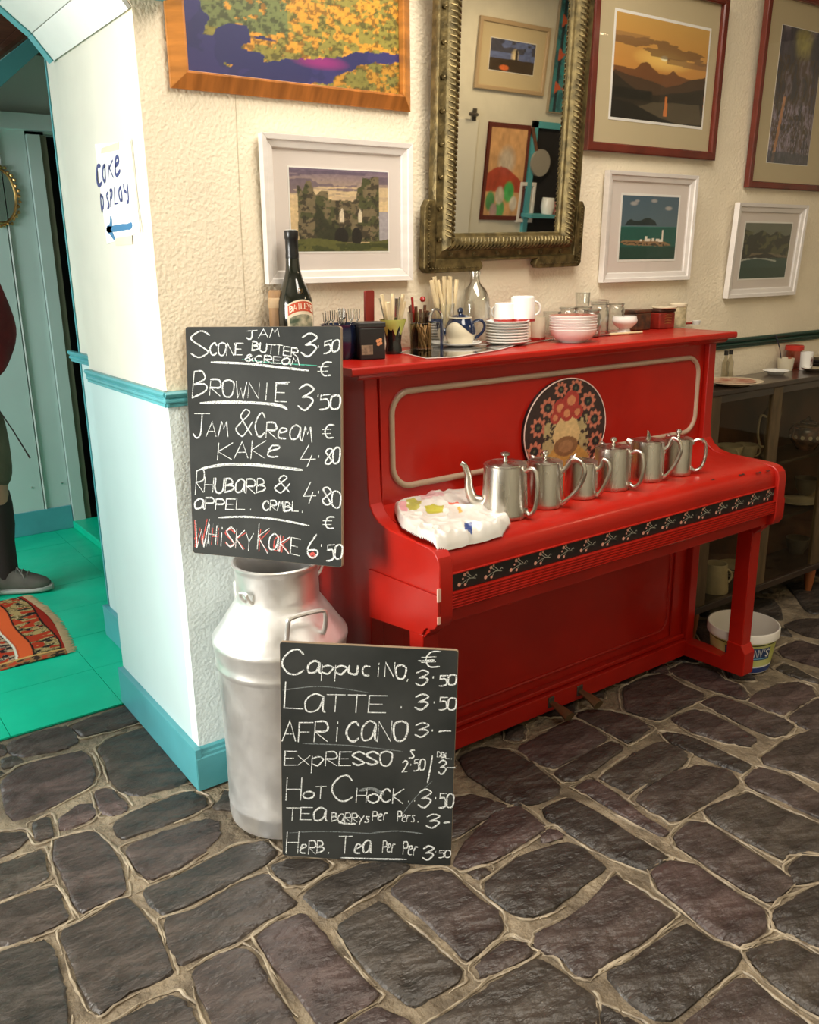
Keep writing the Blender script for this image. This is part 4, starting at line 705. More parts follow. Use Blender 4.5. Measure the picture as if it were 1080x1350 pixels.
opp_frame('fish_panel', 'tall teal panel painted with orange fish, seen in the gilt mirror', 'painting', (730, -40, 770, 152), .012, 0, a, mat('weathered_frame', (.3, .24, .16), .6), None)
a = Art(80, 110); u, v = a.u, a.v; a.fill(srgb(206, 158, 108)); a.ell(.5, .62, .25, .18, srgb(196, 186, 170), .8, soft=.8); a.fill(srgb(172, 52, 34), (v < .46+.1*np.sin(u*4)) & (v > .3), .9)
for cx, cy, r, c_ in ((.2, .2, .13, (56, 150, 90)), (.62, .3, .14, (40, 170, 90)), (.45, .12, .12, (60, 160, 90)), (.42, .26, .12, (200, 190, 170)), (.75, .18, .1, (220, 214, 200)), (.3, .1, .1, (170, 140, 140))): a.ell(cx, cy, r, r*.9, srgb(*c_), .9, soft=.5)
a.fill(srgb(96, 40, 30), (u < .07) | (u > .93) | (v < .05) | (v > .95)); a.noise(.35, 14); a.c = a.c[:, ::-1]
x0, x1, z0, z1 = rrct(637, 162, 692, 290); PT = thing('fabric_poster', 'bordered still-life poster with green bottles, seen in the gilt mirror', 'poster', (x1, -3.594, z0)); PT.rotation_euler = (0, 0, math.pi)
sheet('print', a, lambda u_, v_: (u_*(x1-x0), -.012-.006*math.sin(u_*6+v_*3), v_*(z1-z0)), print_m, PT); M().box(0, x1-x0, -.004, 0, 0, z1-z0).build('backing', mahog, PT, smooth=0)
x0, x1, z0, z1 = rrct(685, 240, 706, 293); a = Art(30, 50); a.fill(srgb(90, 76, 92)).noise(.8, 8)
opp_frame('small_print', 'small white-mounted print beside the teal doorway, seen in the gilt mirror', 'picture', (681, 240, 702, 293), .03, .02, a, white_frame, mount)
x0, x1, z0, z1 = rrct(692, 163, 790, 330)
d2 = struct(M().box(x0, x0+.05, -3.6, -3.57, 0, z1).box(x1-.05, x1, -3.6, -3.57, 0, z1).box(x0, x1, -3.6, -3.57, z1-.05, z1).build('door_2', teal, smooth=0)); M().box(x0+.05, x1-.05, -3.6, -3.594, 0, z1-.05).build('opening_shade_sheet', dark_room, d2, smooth=0)  # black sheet flat on the wall stands in for the doorway's unlit depth
for cx, cz_, r_, mt_, nm, lb in ((refl(722, 212).x-.12, refl(722, 212).z-.02, .105, mat('drum_skin', (.30, .27, .22), .6), 'banjo', 'round-bodied banjo hanging in the dark doorway, seen in the gilt mirror'),):
    bj = thing(nm, lb, 'banjo', (cx, -3.59, cz_)); M().lathe([(0, 0), (r_, 0), (r_, .04), (0, .04)], 32, m=Matrix.Rotation(math.radians(90), 4, 'X') @ Matrix.Translation((0, 0, -.045)) @ Matrix.Scale(-1, 4, (0, 0, 1)) if False else Matrix.Rotation(math.radians(-90), 4, 'X')).build('drum', mt_, bj)
    M().tube([(-.05, .02, .09), (-.12, .02, .26)], .016, 8).build('neck', brown_wood, bj)
sh = refl(728, 262); o = M().box(-.36, .3, 0, .14, -.10, -.07).build('wall_shelf', teal, smooth=0, bevel=.003, loc=(sh.x, -3.592, sh.z-.05)); tag(o, 'teal shelf of crockery in the doorway, seen in the gilt mirror', 'shelf')
for i, (dx, r_, h_, m__, nm, lb) in enumerate(((-.08, .06, .13, ceramic, 'jug', 'white jug with a round top on the mirrored shelf'), (.09, .05, .09, redrim, 'cup', 'red cup on the mirrored shelf'), (.0, .035, .1, mat('pink_glaze', (.6, .2, .2), .3), 'beaker', 'pink beaker in the middle of the mirrored shelf'))):
    tag(M().lathe([(0, 0), (r_*.8, 0), (r_, h_*.5), (r_*.85, h_), (r_*.8, h_), (r_*.9, h_*.5), (r_*.7, .01), (0, .01)], 20).build(nm, m__, loc=(sh.x+dx-.04, -3.52, sh.z-.119)), lb, nm)
hd = refl(624, 151); d3 = struct(M().box(refl(612, 200).x-.55, refl(660, 20).x-.9 if False else refl(626, 200).x, -3.6, -3.585, 0, 2.05).build('door_3', mat('ivory_door', (.68, .65, .55), .5), smooth=0, bevel=.004)); M().tube([(hd.x, -3.585, hd.z), (hd.x, -3.55, hd.z), (hd.x-.08, -3.545, hd.z)], .012, 8).build('door_handle', iron, d3)
M().box(hd.x-.02, hd.x+.02, -3.587, -3.58, hd.z-.045, hd.z+.045).build('lock_plate', iron, d3, smooth=0, bevel=.002)

# ================================================================== ON THE PIANO LID
LZ = H+.0005
def lid(px, y): """x on the lid for an image column at depth y"""; return at(px, 440, 1, y).x
def P3(px, y, z=LZ): # point at depth y, height z, column px
    a_, b_ = at(px, 300, 1, y), at(px, 600, 1, y); t = (z-a_.z)/(b_.z-a_.z); return (a_.x+(b_.x-a_.x)*t, y, z)
def pxm(x, y, z): return F/((Vector((x, y, z))-CAM).dot(fw))     # pixels per metre there
# bottle
p = P3(392, -.066); bt = thing('liqueur_bottle', 'dark glass liqueur bottle behind the upper chalkboard, cream picture label', 'bottle', p); bt.scale = (1.2, 1.2, 1.075)
M().lathe([(0, 0), (.040, 0), (.0425, .006), (.0425, .12), (.041, .148), (.034, .172), (.022, .200), (.0165, .225), (.0145, .26), (.0135, .29), (0, .292)], 40).build('glass_body', bottle_m, bt)
M().lathe([(.0146, .250), (.0152, .252), (.0152, .262), (.0146, .266), (.0146, .298), (.0158, .300), (.0158, .316), (.0148, .319), (0, .3195)], 28).build('cap', mat('black_cap', (.01, .01, .01), .3), bt)
M().lathe([(0, .3198), (.013, .3198), (.013, .3206), (0, .3206)], 20).build('cap_top', paper, bt)
va = math.atan2(CAM.y-p[1], CAM.x-p[0])
def cyl(R, a0): return lambda s_, z: (R*math.cos(a0+s_/R), R*math.sin(a0+s_/R), z)
def cylpatch(m, R, a0, s0, s1, z0f, z1f, n=14):
    vs = []
    for i in range(n+1): s_ = s0+(s1-s0)*i/n; vs += [cyl(R, a0)(s_, z0f(s_)), cyl(R, a0)(s_, z1f(s_))]
    m.add(vs, [(2*i, 2*i+2, 2*i+3, 2*i+1) for i in range(n)])
la = va+.42; m1 = M(); arc = lambda s_, b: b+.012-.0155*(s_/.03)**2*.6
cylpatch(m1, .0429, la, -.036, .036, lambda s_: .03, lambda s_: arc(s_, .140)); m1.build('label_ground', mat('cream_label', (.74, .64, .46), .5), bt, smooth=60)
m1 = M(); cylpatch(m1, .0431, la, -.034, .034, lambda s_: arc(s_, .112), lambda s_: arc(s_, .136)); m1.build('label_band', mat('rust_label', (.52, .075, .03), .5), bt, smooth=60)
m1 = M()
for s_ in word('BAILEYS', -.030, .117, .030, .117, .014, slant=0, jit=0): ribbon(m1, [np.array((q[0], q[1]+.012-.0093*(q[0]/.03)**2)) for q in s_], .0026, cyl(.0433, la))
m1.build('label_lettering', mat('cream_letters', (.85, .78, .6), .5), bt, smooth=0)
m1 = M(); cylpatch(m1, .0431, la, -.031, .031, lambda s_: .046, lambda s_: arc(s_, .104)); m1.build('label_picture', mat('label_landscape', (.55, .5, .34), .5, col2=(.06, .09, .05), vs=45), bt, smooth=60)
m1 = M()
for s_ in word('RA', -.006, .166, .006, .166, .012, slant=0, jit=0): ribbon(m1, s_, .0014, cyl(.0372, la))
m1.build('gold_monogram', gold, bt, smooth=0)
# cutlery helpers
def fork(m, base, tip, w_=.0035): m.tube([base, tip], [w_*.7, w_], 6)
def pot_tool(T, name, mt_, n, r0_, z0_, r1_, z1_, rad, flat=1.0, jit=.2, lo=-1):
    for i in range(n):
        a0 = 2*math.pi*i/n+random.uniform(-jit, jit); M().tube([(r0_*math.cos(a0), r0_*math.sin(a0), z0_), (r1_*math.cos(a0), r1_*math.sin(a0), z1_+random.uniform(-.012, .008))], [rad*.75, rad], 7, flat=flat).build(name, mt_, T)
# navy pot of forks
p = P3(452, -.13); T = thing('cutlery_pot', 'round navy pot crowded with steel forks, right of the bottle', 'pot', p)
M().lathe([(0, 0), (.045, 0), (.056, .02), (.060, .06), (.058, .088), (.061, .094), (.057, .094), (.054, .085), (.055, .05), (.04, .008), (0, .008)], 32).build('pot', navy, T)
for i in range(15):
    a0 = random.uniform(0, 6.28); r_ = random.uniform(.0, .045); x_, y_ = r_*math.cos(a0), r_*math.sin(a0); k = random.uniform(.12, .138); m1 = M(); m1.tube([(x_*.7, y_*.7, .012), (x_, y_, k-.03)], .002, 6); sp_ = .006
    for t_ in (-1, 0, 1): m1.tube([(x_, y_, k-.032), (x_+t_*sp_*.8, y_-t_*sp_*.5, k-.024), (x_+t_*sp_, y_-t_*sp_*.6, k)], .0014, 5)
    m1.build('fork', steel, T)
# black jar with label
p = P3(488, -.20); T = thing('black_carton', 'squat black carton with pale label in front of the red card', 'carton', p, -.3)
M().box(-.036, .036, -.03, .03, 0, .086).build('box', mat('black_card', (.012, .012, .012), .4), T, smooth=0, bevel=.003); M().box(-.038, .038, -.032, .032, .086, .1).build('lid', mat('black_lid', (.02, .02, .02), .35), T, smooth=0, bevel=.002)
M().box(-.032, .0, -.0308, -.0302, .014, .04).build('pale_label', mat('grey_gold_label', (.28, .23, .15), .5, var=.4, vs=90), T, smooth=0)
m1 = M()
for x_, z_ in ((.014, .05), (.022, .053), (.016, .041), (.023, .044)): m1.lathe([(0, -.0004), (.0048, -.0004), (.0048, .0004), (0, .0004)], 10, c=(x_, -.0307, z_), m=Matrix.Rotation(math.radians(90), 4, 'X'))
m1.build('printed_berries', mat('peach_print', (.7, .33, .14), .5), T, smooth=0)
# red card
p = P3(487, -.085); o = M().prism([(x_, z_) for x_, _, z_ in rrect(-.018, .018, 0, .18, .006, 4)], -.004, .004, ax=1).build('menu_folder', mat('maroon_card', (.22, .018, .012), .4), smooth=0, loc=p); o.rotation_euler = (.03, .0, .25); tag(o, 'narrow maroon folder standing upright behind the black carton', 'folder')
# cup with green and black drip glaze
p = P3(519, -.135); T = thing('drip_glazed_cup', 'flared cup with lime-green drips over black, full of knives', 'cup', p)
M().lathe([(0, 0), (.024, 0), (.025, .01), (.022, .03), (.026, .062), (.038, .098), (.036, .098), (.024, .062), (.018, .02), (0, .02)], 32).build('cup', mat('black_glaze', (.012, .014, .012), .12, coat=.5), T)
nseg = 40; lime = []; zz = lambda a0: .052+.022*abs(math.sin(a0*3.5+.7))+.008*math.sin(a0*11); rad_ = lambda z: (.0265+(z-.062)/.036*.0120 if z > .062 else .0225+(z-.03)/.032*.0040)+.0006; m1 = M(); vs = []
for i in range(nseg):
    a0 = 2*math.pi*i/nseg
    for t in np.linspace(0, 1, 6): z_ = zz(a0)+(.0985-zz(a0))*t; r_ = rad_(z_); vs.append((r_*math.cos(a0), r_*math.sin(a0), z_))
m1.add(vs, [(i*6+j, ((i+1) % nseg)*6+j, ((i+1) % nseg)*6+j+1, i*6+j+1) for i in range(nseg) for j in range(5)]).build('lime_drips', mat('lime_glaze', (.55, .62, .15), .15, coat=.5), T)
for i in range(9):
    a0 = i*.7+.3; r_ = .027; x_, y_ = r_*math.cos(a0), r_*math.sin(a0); M().tube([(x_*.4, y_*.4, .04), (x_*1.35, y_*1.2, .158+.012*math.sin(i*2.1))], [.004, .0062], 7, flat=.7).build('knife_handle', bone if i % 3 else steel, T)
# tumbler of wooden stirrers
p = P3(561, -.15); T = thing('stirrer_glass', 'square smoky glass tumbler of wooden stirrers, before the teapot', 'glass', p, .5)
M().box(-.032, .032, -.032, .032, 0, .004).box(-.034, -.031, -.034, .034, 0, .084).box(.031, .034, -.034, .034, 0, .084).box(-.031, .031, -.034, -.031, 0, .084).box(-.031, .031, .031, .034, 0, .084).build('tumbler', glass_d, T, smooth=0, bevel=.001)
for i in range(26):
    a0 = random.uniform(0, 6.28); r_ = .026*math.sqrt(random.random()); b0 = random.uniform(0, 6.28); M().tube([(r_*math.cos(a0), r_*math.sin(a0), .006), (.025*math.cos(b0), .025*math.sin(b0), .078+random.uniform(-.006, .004))], .0022, 5).build('wooden_stirrer', woodst, T)
# dark glass tumbler of brown handled forks behind
p = P3(553, -.07); T = thing('knife_glass', 'smoky glass holding brown handled knives, behind the wooden stirrers', 'glass', p)
M().lathe([(0, 0), (.03, 0), (.036, .11), (.034, .11), (.028, .006), (0, .006)], 28).build('tumbler', glass_d, T); pot_tool(T, 'knife_handle', mat('brown_handle', (.12, .045, .02), .4), 8, .014, .01, .027, .125, .005)
M().tube([(-.02, -.01, .01), (-.034, -.012, .155)], .004, 8).build('dark_red_stick', redrim, T); M().lathe([(0, -.009), (.006, -.007), (.009, 0), (.006, .007), (0, .009)], 14, c=(.004, -.014, .148)).build('ball_knob', redrim, T)
# glass with cream handled knives
p = P3(586, -.05); T = thing('knife_glass', 'clear glass holding tall cream handled knives, left of the demijohn', 'glass', p)
M().lathe([(0, 0), (.026, 0), (.033, .13), (.0315, .13), (.0245, .008), (0, .008)], 28).build('tumbler', glass, T)
for i in range(7): x_ = -.042+i*.0132; M().tube([(x_*.3, .006*(i % 2), .03), (x_*.95+.004, .008*(i % 2)-.004, .13), (x_*1.25, .006*(i % 3)-.004, .205+(.006 if i % 2 else -.004))], [.003, .0062, .0075], 7, flat=.75).build('knife_handle', bone, T)
M().tube([(.03, 0, .05), (.04, 0, .12), (.042, 0, .15), (.036, .0, .165)], .002, 6).build('wire_stem', steel, T)
# dark jug with arched metal handle
p = P3(574, -.115); T = thing('metal_jug', 'small dark jug with a bright arched metal handle, behind the stirrers', 'jug', p)
M().lathe([(0, 0), (.024, 0), (.027, .05), (.023, .09), (.021, .09), (.024, .05), (.02, .006), (0, .006)], 24).build('jug', navy, T); M().tube([(.023*math.cos(t), -.004, .085+.034*math.sin(t)) for t in np.linspace(0, math.pi, 14)], .0042, 8).build('arched_handle', steel, T)
# saucer with teapot
p = P3(607, -.115); o = M().lathe([(0, .0), (.03, 0), (.032, .003), (.060, .010), (.066, .014), (.0655, .0155), (.05, .011), (.03, .006), (0, .006)], 40).build('saucer', ceramic, loc=p); tag(o, 'single white saucer under the navy and cream teapot', 'saucer')
T = thing('small_teapot', 'small pot-bellied teapot, navy glaze over a cream base, on a saucer', 'teapot', (p[0], p[1], p[2]+.007), -.6)
body = [(0, 0), (.034, 0), (.037, .004), (.046, .028), (.047, .045), (.042, .063), (.035, .076), (.033, .080), (0, .081)]
M().lathe(body, 40).build('body', ceramic_c, T); m1 = M(); vs = []
rb = lambda z: float(np.interp(z, [.004, .028, .045, .063, .076, .081], [.037, .046, .047, .042, .035, .033]))+.0007
for i in range(60):
    a0 = 2*math.pi*i/60; zb = .052-.020*math.cos(a0*2+1.1)
    for t in np.linspace(0, 1, 7): z_ = zb+(.0805-zb)*t; vs.append((rb(z_)*math.cos(a0), rb(z_)*math.sin(a0), z_))
m1.add(vs, [(i*7+j, ((i+1) % 60)*7+j, ((i+1) % 60)*7+j+1, i*7+j+1) for i in range(60) for j in range(6)]).build('navy_glaze_dip', navy, T)
ld = M().lathe([(.033, .081), (.034, .083), (.022, .089), (.008, .092), (.005, .096), (.009, .101), (.0085, .108), (.004, .112), (0, .1125)], 28).build('lid', navy, T); M().lathe([(.033, .0795), (.0365, .081), (.0365, .084), (.033, .0845)], 32).build('lid_rim', ceramic_c, ld)
M().tube(catmull([(.040, 0, .068), (.060, 0, .074), (.074, 0, .062), (.070, 0, .040), (.046, 0, .018)], 4), [.0045]*17, 8).build('handle', navy, T)
M().tube(catmull([(-.040, 0, .035), (-.060, 0, .048), (-.068, 0, .062), (-.078, 0, .074)], 4), [.010]*4+[.008]*4+[.006]*4+[.005], 10).build('spout', navy, T)
# demijohn
p = P3(626, -.055); T = thing('glass_demijohn', 'clear round-shouldered glass demijohn with narrow neck, below the mirror', 'bottle', p)
M().lathe([(0, 0), (.044, 0), (.049, .008), (.050, .11), (.047, .140), (.036, .168), (.022, .182), (.016, .190), (.0145, .205), (.0145, .214), (.018, .216), (.018, .224), (.0145, .226), (.0125, .226), (.0125, .195), (.033, .165), (.0465, .11), (.0455, .01), (0, .008)], 44).build('glass_body', glass, T)
# stack of saucers
ORD = ('lowest white saucer, first', 'second white saucer', 'third white saucer', 'fourth white saucer', 'fifth white saucer', 'sixth white saucer', 'seventh white saucer')
p = P3(669, -.165); sproto = None; GS = 'saucers in the white stack'
for i in range(8):
    if not sproto:
        sproto = M().lathe([(0, 0), (.032, 0), (.034, .003), (.058, .006), (.068, .012), (.0675, .014), (.056, .0085), (.03, .006), (0, .006)], 40).build('saucer', ceramic, loc=p); tag(sproto, 'white saucer in the stack under the upturned cups', 'saucer', GS); c = sproto
    else: c = dup(sproto, (p[0]+random.uniform(-.0015, .0015), p[1]+random.uniform(-.0015, .0015), p[2]+i*.0088))
    c['label'] = ORD[i]+' from the bottom of the saucer stack under the upturned cups' if i < 7 else 'topmost white saucer, carrying the two upturned cups'
top = p[2]+7*.0088+.007
def mug(label, px, y, z, sc=1, rot=0, inv=True, m_=ceramic, body_h=.072):
    T = thing('cup', label, 'cup', P3(px, y, z), rot); R = .040*sc; h = body_h*sc
    if inv: pr = [(0, h), (R*.80, h), (R*.92, h*.94), (R, h*.5), (R*1.0, .004), (R*.96, 0), (R*.93, .004), (R*.92, h*.5), (R*.82, h*.88), (0, h*.9)]
    else: pr = [(0, 0), (R*.9, 0), (R*.95, .004), (R, h*.5), (R*1.0, h), (R*.95, h), (R*.93, h*.5), (R*.85, .006), (0, .006)]
    M().lathe(pr, 36).build('cup_body', m_, T); M().lathe([(R*1.003, .001), (R*1.008, .002), (R*1.008, .0075), (R*1.003, .009)], 36).build('red_band', redrim, T)
    zc_ = h*.5; M().tube([(R-.003+.019*sc*math.sin(t), 0, zc_-.021*sc*math.cos(t)) for t in np.linspace(0, math.pi, 12)], .0042*sc, 8, flat=1.3).build('handle', m_, T); return T
mug('upturned white cup with red rim, left one on the saucer stack', 665, -.125, top, .82, 1.9)
mug('upturned white cup with red rim and side handle, right one on the saucer stack', 689, -.155, top, 1.0, -.55, body_h=.079)
mug('cream cup with dark red foot band between saucers and bowls', 709, -.10, LZ, .62, 1.4, inv=False, m_=ceramic_c, body_h=.120)
# stack of bowls
p = P3(755, -.235); bproto = None
for i in range(6):
    if not bproto:
        bproto = thing('bowl', 'lowest white bowl of the stack before the glass jars', 'bowl', p, group='bowls in the white stack')
        M().lathe([(0, 0), (.040, 0), (.042, .004), (.060, .013), (.072, .028), (.0765, .041), (.075, .042), (.070, .029), (.057, .016), (.035, .007), (0, .007)], 44).build('bowl_body', ceramic, bproto); M().lathe([(.0750, .0423), (.0740, .0405), (.0722, .0350), (.0712, .0335)], 44).build('red_rim', redrim, bproto)
    else: dup(bproto, (p[0]+random.uniform(-.001, .001), p[1]+random.uniform(-.001, .001), p[2]+i*.0085), label=('second', 'third', 'fourth', 'fifth', 'topmost')[i-1]+' white bowl from the bottom of the stack before the jars')
# glass jars
def jar(label, px, y, z, R, h, kind='jar', lidded=False):
    T = thing('glass_jar', label, 'jar', P3(px, y, z))
    if kind == 'jar': pr = [(0, 0), (R*.9, 0), (R, .006), (R, h*.78), (R*.9, h*.86), (R*.82, h*.9), (R*.84, h*.93), (R*.9, h*.95), (R*.9, h), (R*.84, h), (R*.76, h*.9), (R*.92, h*.76), (R*.92, .01), (0, .009)]
    else: pr = [(0, 0), (R*.85, 0), (R*.88, .004), (R, h), (R*.94, h), (R*.82, .01), (0, .01)]
    M().lathe(pr, 32).build('glass_body', glass, T); M().lathe([(R*.90, h*.955), (R*.965, h*.96), (R*.965, h*.985), (R*.90, h*.99)], 32).build('rim_bead', glass, T)
    if lidded: M().lathe([(0, h*1.0+.006), (R*.7, h+.006), (R*.98, h+.002), (R*1.0, h+.010), (R*.6, h+.014), (0, h+.014)], 32).build('glass_lid', glass, T); M().tube([(R*1.02, 0, h*.72), (R*1.12, 0, h*.85), (R*1.04, 0, h*1.06)], .0016, 6).build('wire_clip', steel, T)
    return T
jar('plain glass tumbler behind the cream cup, leftmost of the glassware', 727, -.05, LZ, .031, .085, 'tumbler')
jar('short clear jar directly behind the stack of white bowls', 748, -.07, LZ, .034, .098)
jar('clear preserving jar with glass lid, tallest of the jars', 789, -.06, LZ, .034, .104, lidded=True)
jj = jar('clear jar in the middle of the jars, another glass standing on it', 768, -.10, LZ, .034, .100)
jar('small upturned glass standing on top of another jar', 768, -.10, LZ+.101, .026, .045, 'tumbler')
jar('clip-top glass jar just right of the white bowls', 779, -.155, LZ, .032, .092, lidded=False)
jar('narrow clear jar behind the footed white bowl', 811, -.085, LZ, .031, .103, 'jar')
# footed bowl
p = P3(823, -.13); o = M().lathe([(0, 0), (.026, 0), (.027, .003), (.021, .010), (.019, .016), (.030, .024), (.042, .036), (.045, .045), (.042, .053), (.040, .060), (.037, .060), (.040, .046), (.028, .028), (0, .022)], 40).build('footed_bowl', ceramic, loc=p); tag(o, 'small white footed bowl in front of the red tins', 'bowl')
# red tins
def tin(label, px, y, w_, d_, h_, rot, m_, lm):
    T = thing('tin_box', label, 'tin', P3(px, y), rot); M().box(-w_/2, w_/2, -d_/2, d_/2, 0, h_*.84).build('tin_body', m_, T, smooth=0, bevel=.004); M().box(-w_/2-.002, w_/2+.002, -d_/2-.002, d_/2+.002, h_*.84, h_).build('tin_lid', lm, T, smooth=0, bevel=.004); return T
tinred = mat('red_printed_tin', (.26, .02, .012), .35, var=.35, vs=40); tindark = mat('dark_printed_tin', (.035, .022, .016), .35, col2=(.14, .05, .02), vs=40)
t1 = tin('dark patterned tin behind the footed bowl, left of the lettered tin', 838, -.055, .085, .07, .074, .02, tindark, tindark)
t2 = tin('red tin with gold lettering, left of the cream canister', 871, -.075, .085, .06, .072, -.04, tinred, mat('dark_tin_lid', (.06, .02, .014), .35)); m1 = M()
for zz_ in (.050, .040, .030, .020): ribbon(m1, [np.array((-.018+random.uniform(0, .004), zz_)), np.array((0, zz_+.002)), np.array((.022, zz_))], .0035, lambda a_, b_: (a_, -.0303, b_))
m1.build('gold_print', gold, t2, smooth=0)
# cream canister with wide lid
p = P3(893, -.06); T = thing('canister', 'cream patterned canister with a wide pale lid, last on the lid', 'canister', p); M().lathe([(0, 0), (.030, 0), (.031, .004), (.031, .075), (0, .075)], 32).build('canister_body', mat('cream_printed_tin', (.58, .50, .30), .4, var=.3, vs=60), T)
M().lathe([(0, .0752), (.033, .0752), (.034, .078), (.034, .086), (.031, .089), (0, .089)], 36).build('canister_lid', mat('pale_lid', (.72, .62, .44), .35), T)
p = P3(876, -.085, LZ+.0725); o = M().lathe([(0, 0), (.040, 0), (.046, .004), (.046, .007), (.02, .010), (0, .010)], 32).build('pale_dish_lid', mat('cream_lid', (.72, .62, .44), .35), loc=(p[0]+.0, p[1], p[2])); tag(o, 'flat cream lid resting on the red lettered tin', 'lid')
p = P3(918, -.04); o = M().lathe([(0, 0), (.014, 0), (.018, .014), (.016, .014), (.012, .003), (0, .003)], 20).build('tiny_dish', ceramic, loc=p); tag(o, 'tiny white dish at the right end of the piano lid', 'dish')
o = M().box(-.05, .05, -.006, .006, 0, .008).build('red_pencil', redrim, smooth=0, bevel=.002, loc=P3(905, -.02)); tag(o, 'thin red stick lying against the wall by the tiny dish', 'stick')
# cake slice / long knife
a0, b0 = at(745, 446, 2, LZ+.003), at(849, 438, 2, LZ+.003); T = thing('table_knife', 'long pale table knife lying in front of the jars and footed bowl', 'knife', (a0.x, a0.y, LZ)); dv = b0-a0
M().tube([(0, 0, .003), (dv.x*.55, dv.y*.55, .003)], .003, 6, flat=2.2).build('blade', steel, T); M().tube([(dv.x*.55, dv.y*.55, .004), (dv.x*.97, dv.y*.97, .004)], .0045, 8, flat=1.3).build('handle', bone, T)
# magazine in plastic
pts = [at(x_, y_, 2, LZ) for x_, y_ in ((527, 466), (556, 459), (640, 456), (700, 450), (660, 462), (600, 472), (562, 474))]; c0 = sum(pts, Vector())/len(pts)
T = thing('magazine', 'black and white magazine in a clear sleeve lying at the lid front', 'magazine', (c0.x, c0.y, LZ))
cc = [((q-c0).x, max((q-c0).y, -.365-c0.y+.004)) for q in pts]
M().prism([(x_*.93, y_*.93) for x_, y_ in cc], .0, .003, 2).build('cover', mat('printed_cover', (.30, .26, .21), .25, col2=(.03, .022, .018), vs=26, detail=3), T, smooth=0); M().tube([(x_, y_, .003) for x_, y_ in cc], .0014, 5, True).build('sleeve_edge', mat('clear_plastic_edge', (.75, .72, .68), .15), T)
o = M().prism([(x_*.98, y_*.98) for x_, y_ in cc], .0034, .0038, 2).build('sleeve', glassmat('plastic_film', (1, 1, 1), .05, 1.6), T, smooth=0)
# crumpled foil/plastic strip under stacks
a0 = [at(x_, y_, 2, LZ) for x_, y_ in ((600, 463), (640, 460), (690, 455), (730, 448))]; T = M().tube([(q.x, min(q.y, -.03), LZ+.0025) for q in a0], [.0025, .003, .002, .0025], 6, flat=1.8).build('table_knife', steel); tag(T, 'steel table knife lying before the saucer stack', 'knife')

# ================================================================== PEWTER POTS ON THE KEY LID
FZ = .8345
def pot(label, px, pyb, R, h, hand, spout=None, taper=.92, knob='ball', hstyle='D', name='coffee_pot', hs=1.0, finial=True):
    q = at(px, pyb, 2, FZ+.001); d = Vector((q.x-CAM.x, q.y-CAM.y, 0)).normalized(); c = q+d*R
    T = thing(name, label, 'teapot' if name == 'teapot' else 'pot', (c.x, c.y, FZ+.0006)); Rt = R*taper
    M().lathe([(0, 0), (R*.98, 0), (R, .003), (R*.995, .012), (Rt*1.01, h*.9), (Rt, h*.965), (Rt*1.02, h*.97), (Rt*1.02, h*.98), (Rt*.96, h*.985), (0, h*.985)], 48).build('body', pewter, T)
    ldm = M().lathe([(0, h*.985), (Rt*.93, h*.985), (Rt*.93, h*1.0), (Rt*.8, h*1.018), (Rt*.3, h*1.032), (0, h*1.035)], 40).build('lid', pewter, T); z = h*1.03
    if knob == 'ball': M().lathe([(0, z), (.0065, z), (.004, z+.006), (.0045, z+.009), (.0095, z+.015), (.0095, z+.019), (.006, z+.025), (0, z+.026)], 20).build('knob', pewter, ldm)
    elif knob == 'disc': M().lathe([(0, z), (.007, z), (.0045, z+.008), (.005, z+.014), (.013, z+.018), (.013, z+.023), (.006, z+.026), (0, z+.026)], 20).build('knob', pewter, ldm)
    elif knob == 'fin': M().prism([(-.010, z-.002), (.012, z-.002), (.010, z+.008), (.002, z+.022), (-.004, z+.028), (-.003, z+.012)], -.003, .003, ax=1).build('knob', pewter, ldm, bevel=.001)
    ca, sa = math.cos(hand), math.sin(hand); Wp = lambda r_, zz_: (ca*r_, sa*r_, zz_)
    if hstyle == 'D': path = catmull([Wp(Rt*.98, h*.86), Wp(R+.014*hs, h*.95), Wp(R+.034*hs, h*.88), Wp(R+.040*hs, h*.55), Wp(R+.032*hs, h*.20), Wp(R+.014*hs, h*.08), Wp(R*.98, h*.14)], 4)
    else: path = catmull([Wp(Rt*.96, h*.74), Wp(R+.010, h*.90), Wp(R+.020*hs, h*1.08), Wp(R+.042*hs, h*1.02), Wp(R+.050*hs, h*.78), Wp(R+.034*hs, h*.42), Wp(R+.010, h*.14), Wp(R*.99, h*.10)], 4)
    hd_ = M().tube(path, [.0058 if hstyle == 'D' else .0064]*len(path), 10, flat=1.25).build('handle', pewter, T)
    for p_ in (path[0], path[-1]): M().lathe([(0, -.007), (.008, -.005), (.008, .005), (0, .007)], 12, c=p_).build('handle_socket', pewter, hd_)
    if finial and hstyle != 'D': p_ = path[9]; M().tube([p_, (p_[0]*1.0, p_[1], p_[2]+.008), (p_[0]*1.05, p_[1]*1.05, p_[2]+.017)], [.006, .004, .001], 8).build('thumb_rest', pewter, hd_)
    if spout:
        ang, kind = spout; ca2, sa2 = math.cos(ang), math.sin(ang); Q = lambda r_, zz_: (ca2*r_, sa2*r_, zz_)
        if kind == 'long': pp = catmull([Q(R*.9, h*.22), Q(R+.022, h*.30), Q(R+.034, h*.52), Q(R+.036, h*.75), Q(R+.046, h*.93), Q(R+.056, h*.99)], 4); M().tube(pp, [.022-.0155*(i/(len(pp)-1))**.6 for i in range(len(pp))], 14).build('spout', pewter, T)
        else: M().tube([Q(Rt*.85, h*.80), Q(Rt*1.0, h*.93), Q(Rt*1.25, h*1.0)], [.016, .013, .007], 10, flat=1.1).build('spout', pewter, T)
    return T
e = math.atan2(-2.27+.5, -.84-.9)     # direction from the pots to the viewer
rr_ = lambda d: e+math.radians(d)
